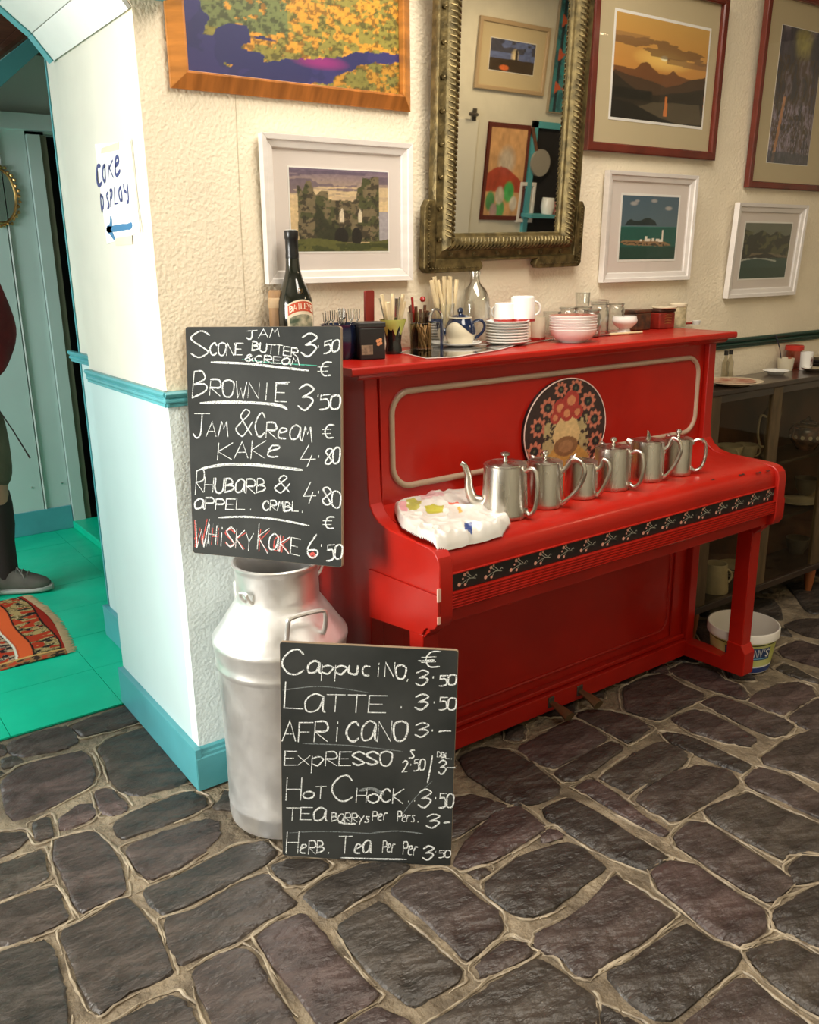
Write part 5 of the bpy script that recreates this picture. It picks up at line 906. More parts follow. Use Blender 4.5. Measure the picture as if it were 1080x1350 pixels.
pot('large pewter teapot with a long curved spout, beside the plastic bag', 665, 687, .065, .148, rr_(66), (rr_(-88), 'long'), .90, 'disc', name='teapot', hs=.85)
pot('pewter pot with ball knob and a tall scrolled handle, second in the row', 717, 672, .054, .132, rr_(72), (rr_(-140), 'lip'), .93, 'ball', 'S', hs=1.25)
pot('short pewter jug behind the tall scrolled handle, third in the row', 765, 659, .049, .108, rr_(70), (rr_(-150), 'lip'), .95, None, 'S', hs=.75, finial=False)
pot('pewter pot with small knob and oval handle, fourth in the row', 806, 648, .057, .128, rr_(66), (rr_(-150), 'lip'), .96, 'ball', 'D', hs=1.0)
pot('pewter pot with pointed fin finial and long spout lip, fifth in the row', 851, 636, .056, .126, rr_(74), (rr_(-95), 'lip'), .93, 'fin', 'S', hs=.95, finial=False)
pot('slim pewter pot with ball knob and round loop handle, last in the row', 891, 628, .047, .118, rr_(96), (rr_(-150), 'lip'), .97, 'ball', 'D', hs=1.1)
# ------------------------------------------------------------------ crumpled plastic bag
ol = [(40, 150), (150, 108), (400, 84), (560, 88), (700, 128), (820, 165), (880, 210), (985, 285), (940, 345), (750, 402), (540, 462), (400, 450), (250, 405), (120, 335), (65, 250)]
wp = [at(510+x_/6, 640+y_/6, 2, FZ+.012) for x_, y_ in ol]; xs = [q.x for q in wp]; ys = [max(q.y, -.626) for q in wp]; bx0, bx1, by0, by1 = min(xs)-.002, max(xs)+.002, min(ys)-.002, max(ys)+.002
a = Art(300, 220); u, v = a.u, a.v; PU = [((x_-bx0)/(bx1-bx0), (y_-by0)/(by1-by0)) for x_, y_ in zip(xs, ys)]; ins = inside(u, v, PU); dist = ins.astype(float)
for _ in range(55): k_ = np.pad(dist, 1); dist = np.where(ins, (k_[:-2, 1:-1]+k_[2:, 1:-1]+k_[1:-1, :-2]+k_[1:-1, 2:])/4, 0)
hh = np.clip(dist*1.15, 0, 1)**.6*.028; fold = 1-np.abs(fbm(u, v, 5, 21, 3)-.5)*2; f2 = 1-np.abs(fbm(u*1.2+v, v*1.8-u, 3.5, 24, 2)-.5)*4; hh = hh*(.62+.4*fold)+.008*np.clip(f2, 0, 1)**2*np.clip(dist, 0, 1)
a.fill((.66, .63, .58)); n3 = fbm(u, v, 9, 5)
def bagp(px_, py_): q = at(510+px_/6, 640+py_/6, 2, FZ+.025); return ((q.x-bx0)/(bx1-bx0), (q.y-by0)/(by1-by0))
a.poly([bagp(*q) for q in ((150, 175), (210, 150), (275, 175), (250, 210), (180, 225))], srgb(170, 165, 50), .9, .05); a.poly([bagp(*q) for q in ((300, 195), (450, 180), (450, 232), (320, 240))], srgb(176, 170, 48), .95, .04); a.poly([bagp(*q) for q in ((110, 185), (170, 185), (160, 235), (110, 235))], srgb(214, 140, 150), .8, .05); a.poly([bagp(*q) for q in ((480, 165), (560, 155), (580, 180), (500, 190))], srgb(220, 90, 60), .9, .05); a.poly([bagp(*q) for q in ((240, 120), (430, 95), (440, 140), (270, 160))], srgb(214, 150, 160), .6, .1)
a.poly([bagp(q[0], q[1]-48) for q in ((612, 362), (672, 355), (678, 392), (618, 400))], srgb(40, 66, 130), 1); a.poly([bagp(*q) for q in ((560, 195), (590, 190), (595, 220), (565, 225))], srgb(220, 170, 60), .9, .02)
bagm = mat('thin_white_plastic', (1, 1, 1), .3, vcol=True, spec=.6); bagm.node_tree.nodes['Principled BSDF'].inputs['Subsurface Weight'].default_value = .25; bagm.node_tree.nodes['Principled BSDF'].inputs['Subsurface Radius'].default_value = (.02, .015, .012)
hmap = hh; nvv, nuu = u.shape
bag = sheet('plastic_bag', a, lambda uu, vv: (bx0+uu*(bx1-bx0), by0+vv*(by1-by0), float(np.interp(by0+vv*(by1-by0), [-.640, -.631, -.621, -.606, -.585, -.5, -.42, -.37], [.79, .803, .818, .830, .8355, .8365, .8395, .848]))+float(hmap[int(round(vv*(nvv-1))), int(round(uu*(nuu-1)))])), bagm, None, lambda uu, vv: ins)
tag(bag, 'crumpled white plastic bag with olive and pink print on the key lid', 'bag')

# ================================================================== CABINET AT THE RIGHT
T = thing('glazed_cabinet', 'low dark oak glazed cabinet of crockery right of the piano', 'cabinet')
CF, CZ, CXa, CXb = -.235, 1.026, 2.02, 3.55
M().box(CXa, CXb, CF-.01, -.018, CZ-.022, CZ).build('cabinet_top', dark_wood, T, smooth=0, bevel=.004)
M().box(CXa+.01, CXb-.01, -.026, -.016, .13, CZ-.022).build('back_board', brown_wood, T, smooth=0)
for x_ in (CXa+.01, CXb-.03): M().box(x_, x_+.02, CF, -.026, .13, CZ-.022).build('side_board', dark_wood, T, smooth=0)
M().box(CXa, CXb, CF-.008, -.018, .115, .145).build('bottom_board', dark_wood, T, smooth=0, bevel=.003)
for z_ in (.40, .655): M().box(CXa+.03, CXb-.03, CF+.03, -.026, z_, z_+.014).build('shelf', dark_wood, T, smooth=0)
for x_ in (CXa+.01, 2.445, 2.885): M().box(x_, x_+.065, CF-.004, CF+.018, .145, CZ-.022).build('front_post', dw_olive, T, smooth=0, bevel=.002)
M().box(CXa+.01, CXb-.01, CF-.002, CF+.018, CZ-.05, CZ-.022).build('front_rail', dark_wood, T, smooth=0)
for x0_, x1_ in ((CXa+.075, 2.445), (2.51, 2.885), (2.95, CXb-.01)): M().box(x0_, x1_, CF+.004, CF+.007, .15, CZ-.05).build('glass_pane', cabglass, T, smooth=0)
for x_ in (CXa+.05, 2.455, 2.94, CXb-.06): M().lathe([(0, 0), (.014, 0), (.022, .05), (.026, .10), (.022, .115), (0, .115)], 16, c=(x_, CF+.03, .0)).build('turned_foot', orange_wood, T)
for x_ in (CXa+.05, CXb-.06): M().lathe([(0, 0), (.014, 0), (.022, .05), (.026, .10), (.022, .115), (0, .115)], 16, c=(x_, -.06, .0)).build('turned_foot', orange_wood, T)
# crockery inside
cup_pr = [(0, 0), (.025, 0), (.027, .006), (.04, .03), (.045, .065), (.043, .065), (.038, .03), (.023, .008), (0, .008)]
old = mat('ivory_china', (.46, .38, .25), .3, var=.15, vs=20); blackpot = mat('dark_flowered_glaze', (.03, .02, .015), .2, col2=(.2, .08, .04), vs=26); glazed = mat('brown_metal_glaze', (.34, .28, .22), .2, metal=.5)
def chinacup(label, px, py, y, z, sc=1, rot=0, m_=old):
    q = P3(px, y, z); c = thing('teacup', label, 'cup', q, rot); M().lathe([(r_*sc, zz_*sc) for r_, zz_ in cup_pr], 28).build('cup_body', m_, c); M().tube([((.040+.02*math.sin(t))*sc, 0, (.036-.02*math.cos(t))*sc) for t in np.linspace(0, math.pi, 10)], .0035*sc, 7).build('handle', m_, c); return c
def plate(label, px, y, z, R, m_, name='plate', grp=None):
    o = M().lathe([(0, 0), (R*.55, 0), (R*.6, .004), (R*.97, .014), (R, .016), (R*.95, .0175), (R*.6, .008), (0, .006)], 36).build(name, m_, loc=P3(px, y, z)); return tag(o, label, name, grp)
S1 = .6695; S2 = .4145; S0 = .1455
plate('cream saucer in the cabinet under the wide teacup', 960, -.12, S1, .07, old, 'saucer'); chinacup('wide cream teacup on a saucer, upper cabinet shelf by the piano', 960, 0, -.12, S1+.009, 1.25, -2)
chinacup('cream jug-like cup with curled handle, upper cabinet shelf', 982, 0, -.10, S1, 1.1, -.5)
q = P3(1011, -.12, S1); c = thing('coffee_pot', 'tall fluted dark and silver coffee pot behind cabinet glass', 'pot', q); M().lathe([(0, 0), (.030, 0), (.032, .01), (.018, .03), (.022, .05), (.040, .10), (.042, .15), (.032, .19), (.028, .20), (.02, .215), (.006, .225), (.009, .235), (0, .242)], 16).build('body', glazed, c, smooth=20); M().tube(catmull([(-.03, 0, .18), (-.075, 0, .19), (-.085, 0, .12), (-.06, 0, .06), (-.03, 0, .05)], 4), .005, 8).build('handle', old, c); M().tube([(.035, 0, .09), (.06, 0, .15), (.075, 0, .19)], [.01, .007, .005], 8).build('spout', glazed, c)
q = P3(1062, -.13, S1); c = thing('flowered_teapot', 'dark teapot with pale dots behind the right cabinet pane', 'teapot', q); M().lathe([(0, 0), (.04, 0), (.045, .01), (.075, .05), (.078, .08), (.06, .11), (.035, .12), (.034, .125), (.01, .135), (.008, .145), (0, .15)], 32).build('body', blackpot, c); M().lathe([(.062, .108), (.0635, .110), (.05, .118), (.047, .118)], 32).build('gold_collar', gold, c); M().tube([(.07, 0, .06), (.11, 0, .09), (.125, 0, .12)], [.012, .008, .006], 8).build('spout', blackpot, c); M().tube([(-.07, 0, .1), (-.11, 0, .11), (-.12, 0, .07), (-.08, 0, .045)], .006, 8).build('handle', blackpot, c)
m1 = M()
for i in range(9): a0 = va-1.6+i*.42; m1.lathe([(0, -.001), (.009, -.001), (.009, .001), (0, .001)], 10, c=(.0775*math.cos(a0), .0775*math.sin(a0), .062), m=Matrix.Rotation(a0, 4, 'Z') @ Matrix.Rotation(math.pi/2, 4, 'Y'))
m1.build('painted_dots', old, c)
for i, (px_, R_) in enumerate(((1052, .09), (1075, .07))): plate(('long flat pale dish on the middle cabinet shelf', 'rightmost pale plate on the middle cabinet shelf')[i], px_, -.13, S2+.0, R_, old)
for i in range(5): plate(('lowest', 'second', 'third', 'fourth', 'topmost')[i]+' ivory plate of the pile under the ornate brown bowl', 951, -.13, S2+i*.012, .085, old, 'plate', 'plates piled behind the piano leg')
q = P3(951, -.13, S2+.062+.006); c = M().lathe([(0, 0), (.04, 0), (.06, .03), (.075, .055), (.073, .055), (.057, .03), (0, .006)], 28).build('bowl', mat('ornate_brown_bowl', (.2, .15, .09), .3, col2=(.05, .03, .02), vs=40), loc=q); tag(c, 'ornate brown bowl on top of the pile of ivory plates', 'bowl')
for i in range(4): plate(('lowest', 'second', 'third', 'topmost')[i]+' ivory plate of the low pile beside the squat ivory mug', 968, -.10, S0+i*.012, .075, old, 'plate', 'plates piled on the cabinet floor')
q = P3(942, -.165, S0); c = thing('tankard', 'squat ivory mug on the cabinet floor, left of the piano leg', 'mug', q, -.5); M().lathe([(0, 0), (.055, 0), (.056, .01), (.046, .10), (.044, .125), (.041, .125), (.043, .10), (.05, .012), (0, .01)], 32).build('mug_body', old, c); M().tube([(.046+.026*math.sin(t), 0, .062-.03*math.cos(t)) for t in np.linspace(0, math.pi, 10)], .005, 8).build('handle', old, c)
for i, (px_, z_, lb) in enumerate(((1050, S0, 'dim cup at the right of the cabinet floor'), (1062, S2+.02, 'dim cup standing on the flat dish in the cabinet'))): chinacup(lb, px_, 0, -.10, z_, 1.2, .5*i, m_=mat('smoky_china', (.12, .10, .07), .3))
# on the cabinet top
CT = CZ+.0006
o = plate('pale plate with red pattern, cabinet top beside the piano', 966, -.175, CT, .115, mat('patterned_plate', (.62, .50, .34), .25)); q = o.location; M().lathe([(.070, .0125), (.088, .0155), (.088, .0158), (.070, .0130)], 36).build('red_pattern', mat('red_pattern', (.30, .06, .03), .3, col2=(.55, .40, .26), vs=30), o)
plate('small white saucer before the cream beaker on the cabinet', 1023, -.10, CT, .055, ceramic, 'saucer')
o = M().lathe([(0, 0), (.03, 0), (.036, .055), (.0345, .055), (.028, .004), (0, .004)], 28).build('cream_beaker', ceramic_c, loc=P3(1035, -.055, CT)); tag(o, 'short cream beaker in front of the red-lidded jar', 'beaker')
c = thing('red_lidded_jar', 'glass jar with a bright red lid on the cabinet top', 'jar', P3(1045, -.05, CT)); M().lathe([(0, 0), (.034, 0), (.036, .006), (.036, .075), (.032, .085), (0, .085)], 28).build('glass_body', glassmat('reddish_glass', (.75, .35, .28), 0, 1.5), c); M().lathe([(0, .085), (.040, .085), (.040, .102), (.036, .106), (0, .106)], 28).build('lid', mat('red_lid', (.5, .03, .02), .3), c)
c = thing('floral_mug', 'white mug printed with dark flowers, cabinet top', 'mug', P3(1062, -.105, CT)); M().lathe([(0, 0), (.026, 0), (.028, .08), (.0265, .08), (.024, .004), (0, .004)], 28).build('mug_body', ceramic, c); m1 = M(); cylpatch(m1, .0283, va+.3, -.006, .014, lambda s_: .02, lambda s_: .06+.3*s_, 6); m1.build('flower_print', mat('dark_flower_print', (.12, .03, .03), .4, col2=(.6, .55, .5), vs=90), c)
for i in range(3): plate(('lowest dark bowl', 'middle dark bowl', 'topmost ivory bowl')[i]+' of the small stack at the right end of the cabinet', 1078, -.07, CT+i*.016, .05, mat('dark_bowl_glaze', (.05, .04, .035), .2) if i != 2 else old, 'bowl', 'bowls stacked on the cabinet top')
o = plate('shallow steel dish in front of the floral mug', 1072, -.16, CT, .05, steel, 'dish')
o = M().tube([P3(1032, -.03, CT+.003), P3(1028, -.03, CT+.10), P3(1023, -.026, CT+.155)], [.002, .002, .0045], 7).build('paint_brush', mat('dark_brush', (.02, .02, .04), .4)); tag(o, 'thin dark brush standing against the green rail', 'brush')
for i, (px_, y_, lb) in enumerate(((955, -.06, 'left slim clear bottle in the gap between piano and cabinet wall'), (961, -.055, 'right slim dark-capped bottle beside the piano end'))):
    c = thing('slim_bottle', lb, 'bottle', P3(px_, y_, CT)); M().lathe([(0, 0), (.014, 0), (.015, .004), (.015, .07), (.007, .085), (.006, .1), (0, .1)], 20).build('glass_body', glass_d, c); M().lathe([(0, .1), (.0085, .1), (.0085, .118), (0, .118)], 16).build('cap', black, c)
# ------------------------------------------------------------------ bucket
def fitbucket():
    best = None
    for x_ in np.arange(1.85, 2.1, .01):
        for y_ in np.arange(-.65, -.3, .01):
            c = Vector((x_, y_, .16)); k = pxm(*c); s_ = (c-CAM); px = 540+F*s_.dot(RT)/s_.dot(fw); py = 675-F*s_.dot(UP)/s_.dot(fw); e_ = (px-981)**2+(py-823)**2
            if best is None or e_ < best[0]: best = (e_, x_, y_, k)
    return best
_, bxx, byy, kk = fitbucket(); RR = 45.5/kk
T = thing('plastic_bucket', 'open white and lime plastic food bucket behind the piano leg', 'bucket', (bxx, byy, .001)); hB = .165; rb_ = lambda z: RR*(.80+.16*z/hB)
M().lathe([(0, 0), (rb_(0), 0), (rb_(.003), .003), (rb_(.128), .128), (RR*.965, .130), (RR*1.0, .132), (RR*1.0, hB-.004), (RR*.985, hB), (RR*.955, hB), (RR*.94, hB-.006), (RR*.90, .12), (RR*.76, .006), (0, .005)], 56).build('tub', mat('white_plastic', (.80, .77, .70), .35), T)
def wrap(m, z0, z1, off, a0=0, a1=2*math.pi, n=56):
    vs = []
    for i in range(n+1): t = a0+(a1-a0)*i/n; vs += [((rb_(z0)+off)*math.cos(t), (rb_(z0)+off)*math.sin(t), z0), ((rb_(z1)+off)*math.cos(t), (rb_(z1)+off)*math.sin(t), z1)]
    m.add(vs, [(2*i, 2*i+2, 2*i+3, 2*i+1) for i in range(n)]); return m
wrap(M(), .030, .126, .0006).build('lime_label', mat('lime_label', (.50, .54, .10), .4, col2=(.66, .68, .30), vs=9), T); wrap(M(), .003, .024, .0006).build('blue_band', mat('navy_band', (.02, .05, .22), .4), T); wrap(M(), .024, .030, .0006).build('white_band', paper, T); wrap(M(), .118, .1215, .001).build('dark_line', black, T)
vb = math.atan2(CAM.y-byy, CAM.x-bxx)
m1 = M(); wrap(m1, .058, .108, .0012, vb-.50, vb+1.0, 24); m1.build('navy_badge', mat('navy_badge', (.012, .05, .16), .35), T)
m1 = M(); wrap(m1, .062, .066, .0014, vb-.42, vb+.9, 20); m1.build('badge_line', mat('sky_line', (.2, .5, .7), .4), T)
m1 = M(); Rl = rb_(.09)+.0018
for s_ in word("HELLMANN'S", -.42*Rl, .072, .92*Rl, .072, .030, gap=.3, slant=.1, jit=0): ribbon(m1, s_, .0056, lambda a_, b_: ((rb_(b_)+.0020)*math.cos(vb+a_/Rl), (rb_(b_)+.0020)*math.sin(vb+a_/Rl), b_))
m1.build('badge_lettering', mat('white_letters', (.85, .85, .82), .4), T, smooth=0)
# ================================================================== SIGN ON THE REVEAL
c_ = [at(x_, y_, 0, 0) for x_, y_ in ((126, 190), (173, 186), (186, 306), (142, 322))]
T = thing('paper_sign', 'handwritten paper sign with blue arrow taped to the cream reveal', 'sign', (0, 0, 0))
M().prism([(q.y, q.z) for q in c_], -.0022, -.0004, ax=0).build('sheet', paper, T, smooth=0)
z3 = lambda x_, y_: (100+x_/8.44, 180+y_/8.44)
def sg(px_, py_): q = at(px_, py_, 0, -.0026); return np.array((q.y, q.z))
def wsign(items, wd, m_, nm):
    mm = M()
    for it in items: ribbon(mm, [sg(*z3(*p_)) for p_ in it], wd, lambda a_, b_: (-.0026, a_, b_))
    mm.build(nm, m_, T, smooth=0)
C_ = lambda *p_: catmull(p_, 4)
wsign([C_((270, 325), (240, 335), (232, 420), (240, 520), (265, 545), (285, 515)), C_((325, 325), (305, 340), (298, 420), (310, 490), (325, 495)), C_((322, 325), (325, 400), (328, 495)), [(368, 330), (358, 480)], [(405, 270), (372, 350)], [(372, 350), (412, 445)], C_((440, 330), (475, 280), (470, 228), (450, 230), (438, 300), (440, 400), (458, 435), (490, 380))], .011, ink, 'ink_writing')
wsign([C_((275, 650), (278, 740), (290, 835)), C_((275, 655), (300, 680), (305, 770), (290, 835)), [(325, 660), (325, 830)], C_((355, 625), (342, 660), (360, 720), (370, 770), (355, 800)), [(380, 600), (385, 770)], C_((380, 600), (402, 600), (400, 670), (385, 700)), [(425, 580), (432, 750)], [(432, 750), (470, 740)], C_((490, 565), (478, 620), (490, 700), (510, 710)), C_((495, 562), (510, 640), (515, 712)), C_((530, 540), (540, 600), (560, 620)), C_((570, 525), (578, 600), (585, 690), (580, 735), (568, 715))], .0095, ink, 'ink_writing')
wsign([C_((618, 985), (590, 1002), (500, 1012), (400, 1030), (350, 1035)), C_((390, 915), (392, 970), (375, 1015), (350, 1035)), C_((350, 1035), (390, 1070), (425, 1130))], .017, ink2, 'ink_arrow')
for quad in (((285, 130), (480, 60), (480, 150), (280, 190)), ((440, 1130), (625, 1100), (630, 1200), (445, 1215))): mm = M(); mm.prism([tuple(sg(*z3(*p_))) for p_ in quad], -.0030, -.0024, ax=0); mm.build('tape', tape, T, smooth=0)
mm = M(); ribbon(mm, [sg(*z3(*p_)) for p_ in C_((612, 40), (640, 300), (680, 700), (735, 1060))], .007, lambda a_, b_: (-.0012, a_, b_)); o = mm.build('tape_edge', tape, T, smooth=0)
# ================================================================== BACK ROOM THINGS
q = at(-2, 258, 1, BY-.03); T = thing('oval_mirror', 'small oval mirror in a carved gold frame at the left edge', 'mirror', (q.x, BY-.024, q.z)); RX, RZ = .085, .135
M().lathe([(0, 0), (1, 0), (1, .006), (0, .006)], 48, m=Matrix.Rotation(math.radians(90), 4, 'X') @ Matrix.Diagonal((RX, RZ, 1, 1))).build('mirror_glass', mat('grey_mirror', (.30, .38, .34), .08, metal=.8), T)
M().tube([(RX*1.03*math.cos(t), -.008, RZ*1.03*math.sin(t)) for t in np.linspace(0, 6.2832, 48, endpoint=False)], .007, 8, True).build('inner_ring', gold, T); mm = M()
for i in range(34):
    t = 2*math.pi*i/34; k = 1.17+.05*math.sin(i*2.3); c0 = (RX*k*math.cos(t)*1.05, -.010, RZ*k*math.sin(t)*.97); mm.tube([(c0[0]-.010*math.sin(t+.6), -.008, c0[2]+.010*math.cos(t+.6)), c0, (c0[0]+.010*math.sin(t-.5), -.012, c0[2]-.010*math.cos(t-.5))], [.004, .0095, .005], 7)
o = mm.build('leaf_carving', gold, T); o['kind'] = 'stuff'
# rug
a = Art(380, 240); u, v = a.u, a.v   # u: 0 left .. 1 right edge (short end), v: toward back
e_ = (1-u)*1.0+.01*np.sin(v*9); a.fill(srgb(196, 84, 48)); nzz = fbm(u, v, 40, 3, 3)
def pat(lo, hi, base, c2, seed):
    mk = (e_ >= lo) & (e_ < hi); a.fill(base, mk); n_ = fbm(u, v, 46, seed, 2); a.fill(c2, mk & (n_ > .56)); a.fill(srgb(44, 34, 34), mk & (n_ < .36)); a.fill(srgb(206, 180, 140), mk & (n_ > .44) & (n_ < .475)); a.fill(srgb(176, 58, 34), mk & (fbm(u, v, 24, seed+7, 2) > .60))
pat(.02, .11, srgb(120, 104, 62), srgb(176, 148, 96), 3); a.fill(srgb(150, 40, 28), (e_ < .02)); a.fill(srgb(40, 30, 26), (np.abs(e_-.022) < .003) | (np.abs(e_-.11) < .003)); a.fill(srgb(222, 96, 50), (e_ > .115) & (e_ < .155)); pat(.165, .255, srgb(96, 76, 70), srgb(180, 150, 120), 5); a.fill(srgb(222, 216, 196), (np.abs(e_-.165) < .004) | (np.abs(e_-.255) < .004)); a.fill(srgb(216, 90, 46), (e_ > .262) & (e_ < .30)); pat(.31, .42, srgb(150, 60, 44), srgb(190, 150, 96), 9)
mk = v < .07; a.fill(srgb(150, 110, 70), mk); a.fill(srgb(60, 46, 38), mk & (nzz < .4)); a.fill(srgb(190, 70, 44), mk & (nzz > .58)); a.fill(srgb(206, 160, 96), np.abs(v-.07) < .008)
RX0, RX1, RY0, RY1 = -1.25, -.062, 1.222, 2.02
rx = lambda uu, vv: RX0+uu*(RX1-RX0)+.05*uu*math.sin(min(1, vv)*2.6)-.02*vv
rug = sheet('kilim_rug', a, lambda uu, vv: (rx(uu, vv), RY0+vv*(RY1-RY0)+.015*(1-uu), .005+.002*math.sin(uu*22+vv*9)), rug_m); tag(rug, 'orange and brown patterned kilim rug on the bright green floor', 'rug')
sol = rug.modifiers.new('t', 'SOLIDIFY'); sol.thickness = .004; mm = M()
for i in range(110): vv = (i+.5)/110; x_, y_ = rx(1, vv), RY0+vv*(RY1-RY0); mm.tube([(x_-.002, y_, .004), (x_+.02, y_+random.uniform(-.003, .003), .004), (x_+.036+random.uniform(-.006, .006), y_+random.uniform(-.006, .006), .002)], [.0022, .002, .001], 4)
o = mm.build('fringe', mat('tan_fringe', (.62, .42, .24), .95), rug); o['kind'] = 'stuff'
# ------------------------------------------------------------------ person in a red jacket (most of the body is outside the frame)
PX, PY = -.185, 2.12
T = thing('person', 'person in red jacket, khaki shorts and grey hiking shoes at left edge', 'person', (PX, PY, .0))
def skin(name, joints, edges, m_, parent, root=0, sub=2, extra=None):
    me = bpy.data.meshes.new(name); me.from_pydata([j[0] for j in joints], edges, []); me.materials.append(m_); o = bpy.data.objects.new(name, me); C.objects.link(o); o.parent = parent
    sk = o.modifiers.new('k', 'SKIN'); o.modifiers.new('s', 'SUBSURF').levels = sub; o.modifiers['s'].render_levels = sub; sk.use_smooth_shade = True
    for i, j in enumerate(joints): r_ = j[1]; me.skin_vertices[0].data[i].radius = r_ if isinstance(r_, tuple) else (r_, r_); me.skin_vertices[0].data[i].use_root = (i == root)
    return o
skinm = mat('skin', (.50, .27, .18), .5, var=.08); jacket = mat('red_jacket', (.16, .008, .010), .7, var=.35, vs=7, bump=.6, bs=12, bdist=.02); khaki = mat('khaki_cloth', (.13, .115, .075), .85, var=.25, vs=8, bump=.5, bs=25, bdist=.01); boot = mat('grey_suede', (.14, .125, .105), .8, var=.2, vs=14); sole = mat('pale_sole', (.45, .44, .40), .7); lace = mat('grey_lace', (.25, .24, .22), .8); dkb = mat('dark_sock', (.03, .022, .02), .9)
J = [((0, 0, .95), (.145, .115)), ((0, 0, 1.10), (.13, .11)), ((0, 0, 1.28), (.155, .12)), ((0, 0, 1.42), (.13, .10)), ((0, .0, 1.50), .055), ((0, -.01, 1.56), .052),
     ((.0, -.015, 1.64), (.075, .085)), ((0, -.015, 1.72), (.072, .085)), ((.17, 0, 1.44), .062), ((.225, .01, 1.20), .048), ((.11, -.12, 1.06), .04), ((.06, -.16, 1.04), .03),
     ((-.17, 0, 1.44), .062), ((-.22, .02, 1.18), .048), ((-.20, -.06, .96), .038), ((-.20, -.08, .89), .03), ((.085, 0, .86), .095), ((.095, -.01, .50), .062), ((.09, .01, .14), .036), ((-.085, 0, .86), .095), ((-.10, -.01, .50), .062), ((-.10, .02, .14), .036), ((.10, -.0, .08), .028), ((-.10, .0, .08), .028)]
E_ = [(0, 1), (1, 2), (2, 3), (3, 4), (4, 5), (5, 6), (6, 7), (3, 8), (8, 9), (9, 10), (10, 11), (3, 12), (12, 13), (13, 14), (14, 15), (0, 16), (16, 17), (17, 18), (0, 19), (19, 20), (20, 21), (18, 22), (21, 23)]
bd = skin('body', J, E_, skinm, T)
skin('jacket', [((0, 0, .83), (.185, .15)), ((0, 0, 1.06), (.165, .14)), ((0, 0, 1.28), (.185, .145)), ((0, 0, 1.43), (.155, .12)), ((0, -.005, 1.52), .075), ((.18, 0, 1.43), .085), ((.225, .005, 1.22), .078), ((.12, -.12, 1.055), .055), ((-.18, 0, 1.43), .085), ((-.225, .015, 1.18), .072), ((-.205, -.06, .97), .05)],
     [(0, 1), (1, 2), (2, 3), (3, 4), (3, 5), (5, 6), (6, 7), (3, 8), (8, 9), (9, 10)], jacket, T)
skin('shorts', [((0, 0, 1.0), (.150, .12)), ((.085, 0, .82), .112), ((.098, 0, .66), .10), ((.10, -.005, .50), .085), ((-.085, 0, .82), .112), ((-.10, 0, .66), .10), ((-.105, -.005, .50), .085)], [(0, 1), (1, 2), (2, 3), (0, 4), (4, 5), (5, 6)], khaki, T)
for sx_ in (1, -1):
    M().lathe([(.052, .08), (.056, .12), (.058, .26), (.070, .34), (.072, .44), (.066, .50), (.060, .49), (.048, .12)], 20, c=(.094*sx_, .010, 0)).build('sock', dkb, T)
    a_ = math.radians(28 if sx_ > 0 else 190); ft = []
    def shoe(sec, m_, nm, par):
        n = 14; vs = []; ca, sa = math.cos(a_), math.sin(a_)
        for (x_, w_, z0, z1) in sec:
            for j in range(n): t = 2*math.pi*j/n; yy = w_*math.copysign(abs(math.cos(t))**.8, math.cos(t)); zz_ = (z0+z1)/2+(z1-z0)/2*math.copysign(abs(math.sin(t))**.7, math.sin(t)); vs.append((.096*sx_+ca*x_-sa*yy, -.0+sa*x_*-1-ca*yy*-1*-1, zz_))
        k = len(sec); return M().add(vs, [(i*n+j, i*n+(j+1) % n, (i+1)*n+(j+1) % n, (i+1)*n+j) for i in range(k-1) for j in range(n)]+[tuple(range(n))[::-1], tuple(range((k-1)*n, k*n))]).build(nm, m_, par)
    up_ = shoe([(-.075, .02, .02, .09), (-.068, .038, .014, .13), (-.03, .044, .012, .15), (.02, .044, .012, .135), (.07, .047, .012, .105), (.12, .050, .012, .085), (.165, .042, .012, .068), (.19, .022, .014, .05)], boot, 'shoe', T)
    shoe([(-.082, .025, .001, .03), (-.07, .042, .001, .034), (.0, .046, .001, .030), (.08, .052, .001, .032), (.14, .052, .002, .034), (.18, .040, .004, .036), (.203, .018, .008, .036)], sole, 'sole', up_)
    mm = M()
    for k in range(5):
        x_ = .0+k*.024; zt = .142-k*.011; ca, sa = math.cos(a_), math.sin(a_); f_ = lambda yy, zz_: (.096*sx_+ca*x_-sa*yy, -sa*x_-ca*yy, zz_); mm.tube([f_(-.032, zt-.018), f_(-.012, zt+.002), f_(.012, zt+.004), f_(.032, zt-.016)], .0028, 6)
    mm.tube([(.096*sx_+.04*math.cos(a_), -.04*math.sin(a_)-.03, .135), (.096*sx_+.06*math.cos(a_), -.05*math.sin(a_)-.05, .10), (.096*sx_+.07*math.cos(a_), -.06*math.sin(a_)-.052, .03)], .0025, 6); mm.build('laces', lace, up_)
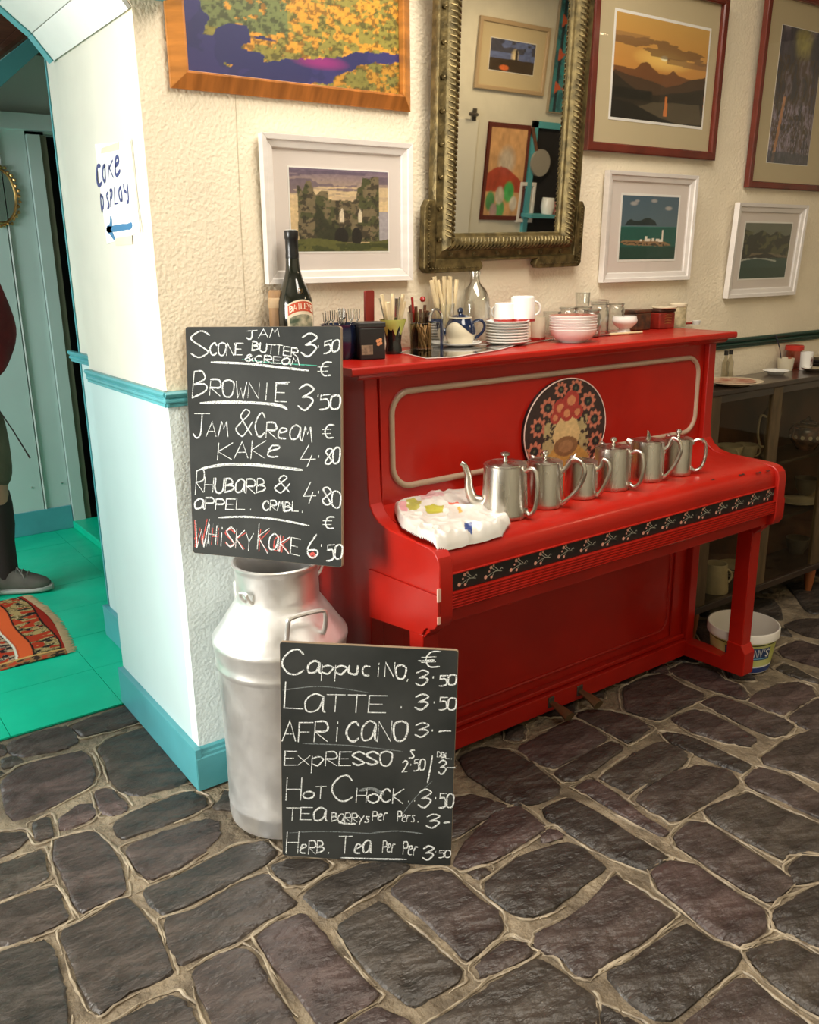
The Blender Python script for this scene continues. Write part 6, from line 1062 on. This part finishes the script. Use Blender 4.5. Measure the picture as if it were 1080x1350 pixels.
# hands: palm and five fingers each
def hand(c0, dirv, up_v, mir):
    c0 = Vector(c0); d = Vector(dirv).normalized(); s_ = d.cross(Vector(up_v)).normalized()*mir; n_ = s_.cross(d)*mir
    js = [(tuple(c0), .026)]; es = []
    for i, (o_x, L_) in enumerate(((-.027, .062), (-.009, .072), (.009, .068), (.026, .052))):
        b_ = c0+d*.055+s_*o_x; k = len(js); js += [(tuple(c0+d*.02+s_*o_x*.7), .014), (tuple(b_), .0105), (tuple(b_+d*L_*.5-n_*.010), .009), (tuple(b_+d*L_*.8-n_*.032), .0078)]; es += [(0, k), (k, k+1), (k+1, k+2), (k+2, k+3)]
    k = len(js); js += [(tuple(c0+s_*-.032+d*.012), .012), (tuple(c0+s_*-.048+d*.045-n_*.01), .0095), (tuple(c0+s_*-.044+d*.068-n_*.024), .0085)]; es += [(0, k), (k, k+1), (k+1, k+2)]
    return skin('hand', js, es, skinm, T)
hand((.05, -.165, 1.04), (-.75, -.45, -.1), (0, .2, 1), 1); hand((-.20, -.085, .875), (.05, -.15, -1), (0, 1, 0), -1)
# face and hair
hd0 = M().lathe([(0, -.115), (.03, -.112), (.052, -.09), (.068, -.05), (.078, .0), (.08, .04), (.07, .085), (.04, .115), (0, .122)], 28, c=(0, -.02, 1.665), sy=1.15).build('head', skinm, T)
for sx_ in (1, -1): M().lathe([(0, -.012), (.010, -.006), (.012, 0), (.010, .006), (0, .012)], 14, c=(.03*sx_, -.100, 1.675)).build('eye', paper, hd0); M().lathe([(0, -.005), (.005, 0), (0, .005)], 10, c=(.03*sx_, -.111, 1.675)).build('pupil', black, hd0); M().lathe([(0, -.028), (.010, -.02), (.014, 0), (.012, .02), (0, .028)], 12, c=(.083*sx_, -.015, 1.66), sy=1.6).build('ear', skinm, hd0)
M().tube([(0, -.105, 1.68), (0, -.125, 1.645), (0, -.110, 1.635)], [.006, .013, .010], 10).build('nose', skinm, hd0); M().tube([(-.024, -.098, 1.61), (0, -.106, 1.607), (.024, -.098, 1.61)], [.003, .006, .003], 8).build('mouth', mat('lips', (.40, .13, .11), .5), hd0)
M().lathe([(.086, -.03), (.092, .03), (.082, .09), (.05, .125), (0, .134)], 28, c=(0, -.006, 1.668), sy=1.12).build('hair', mat('brown_hair', (.06, .03, .015), .8, bump=.8, bs=60, stretch=(1, 1, .1)), T)
M().tube([(.12, -.10, .95), (.19, -.11, .80), (.245, -.115, .665)], [.003, .0032, .004], 6).build('hanging_cord', mat('dark_cord', (.04, .02, .02), .7), T)
M().box(-.03, .06, -.215, -.19, 1.03, 1.12).build('camera_body', black, T, smooth=0, bevel=.006)
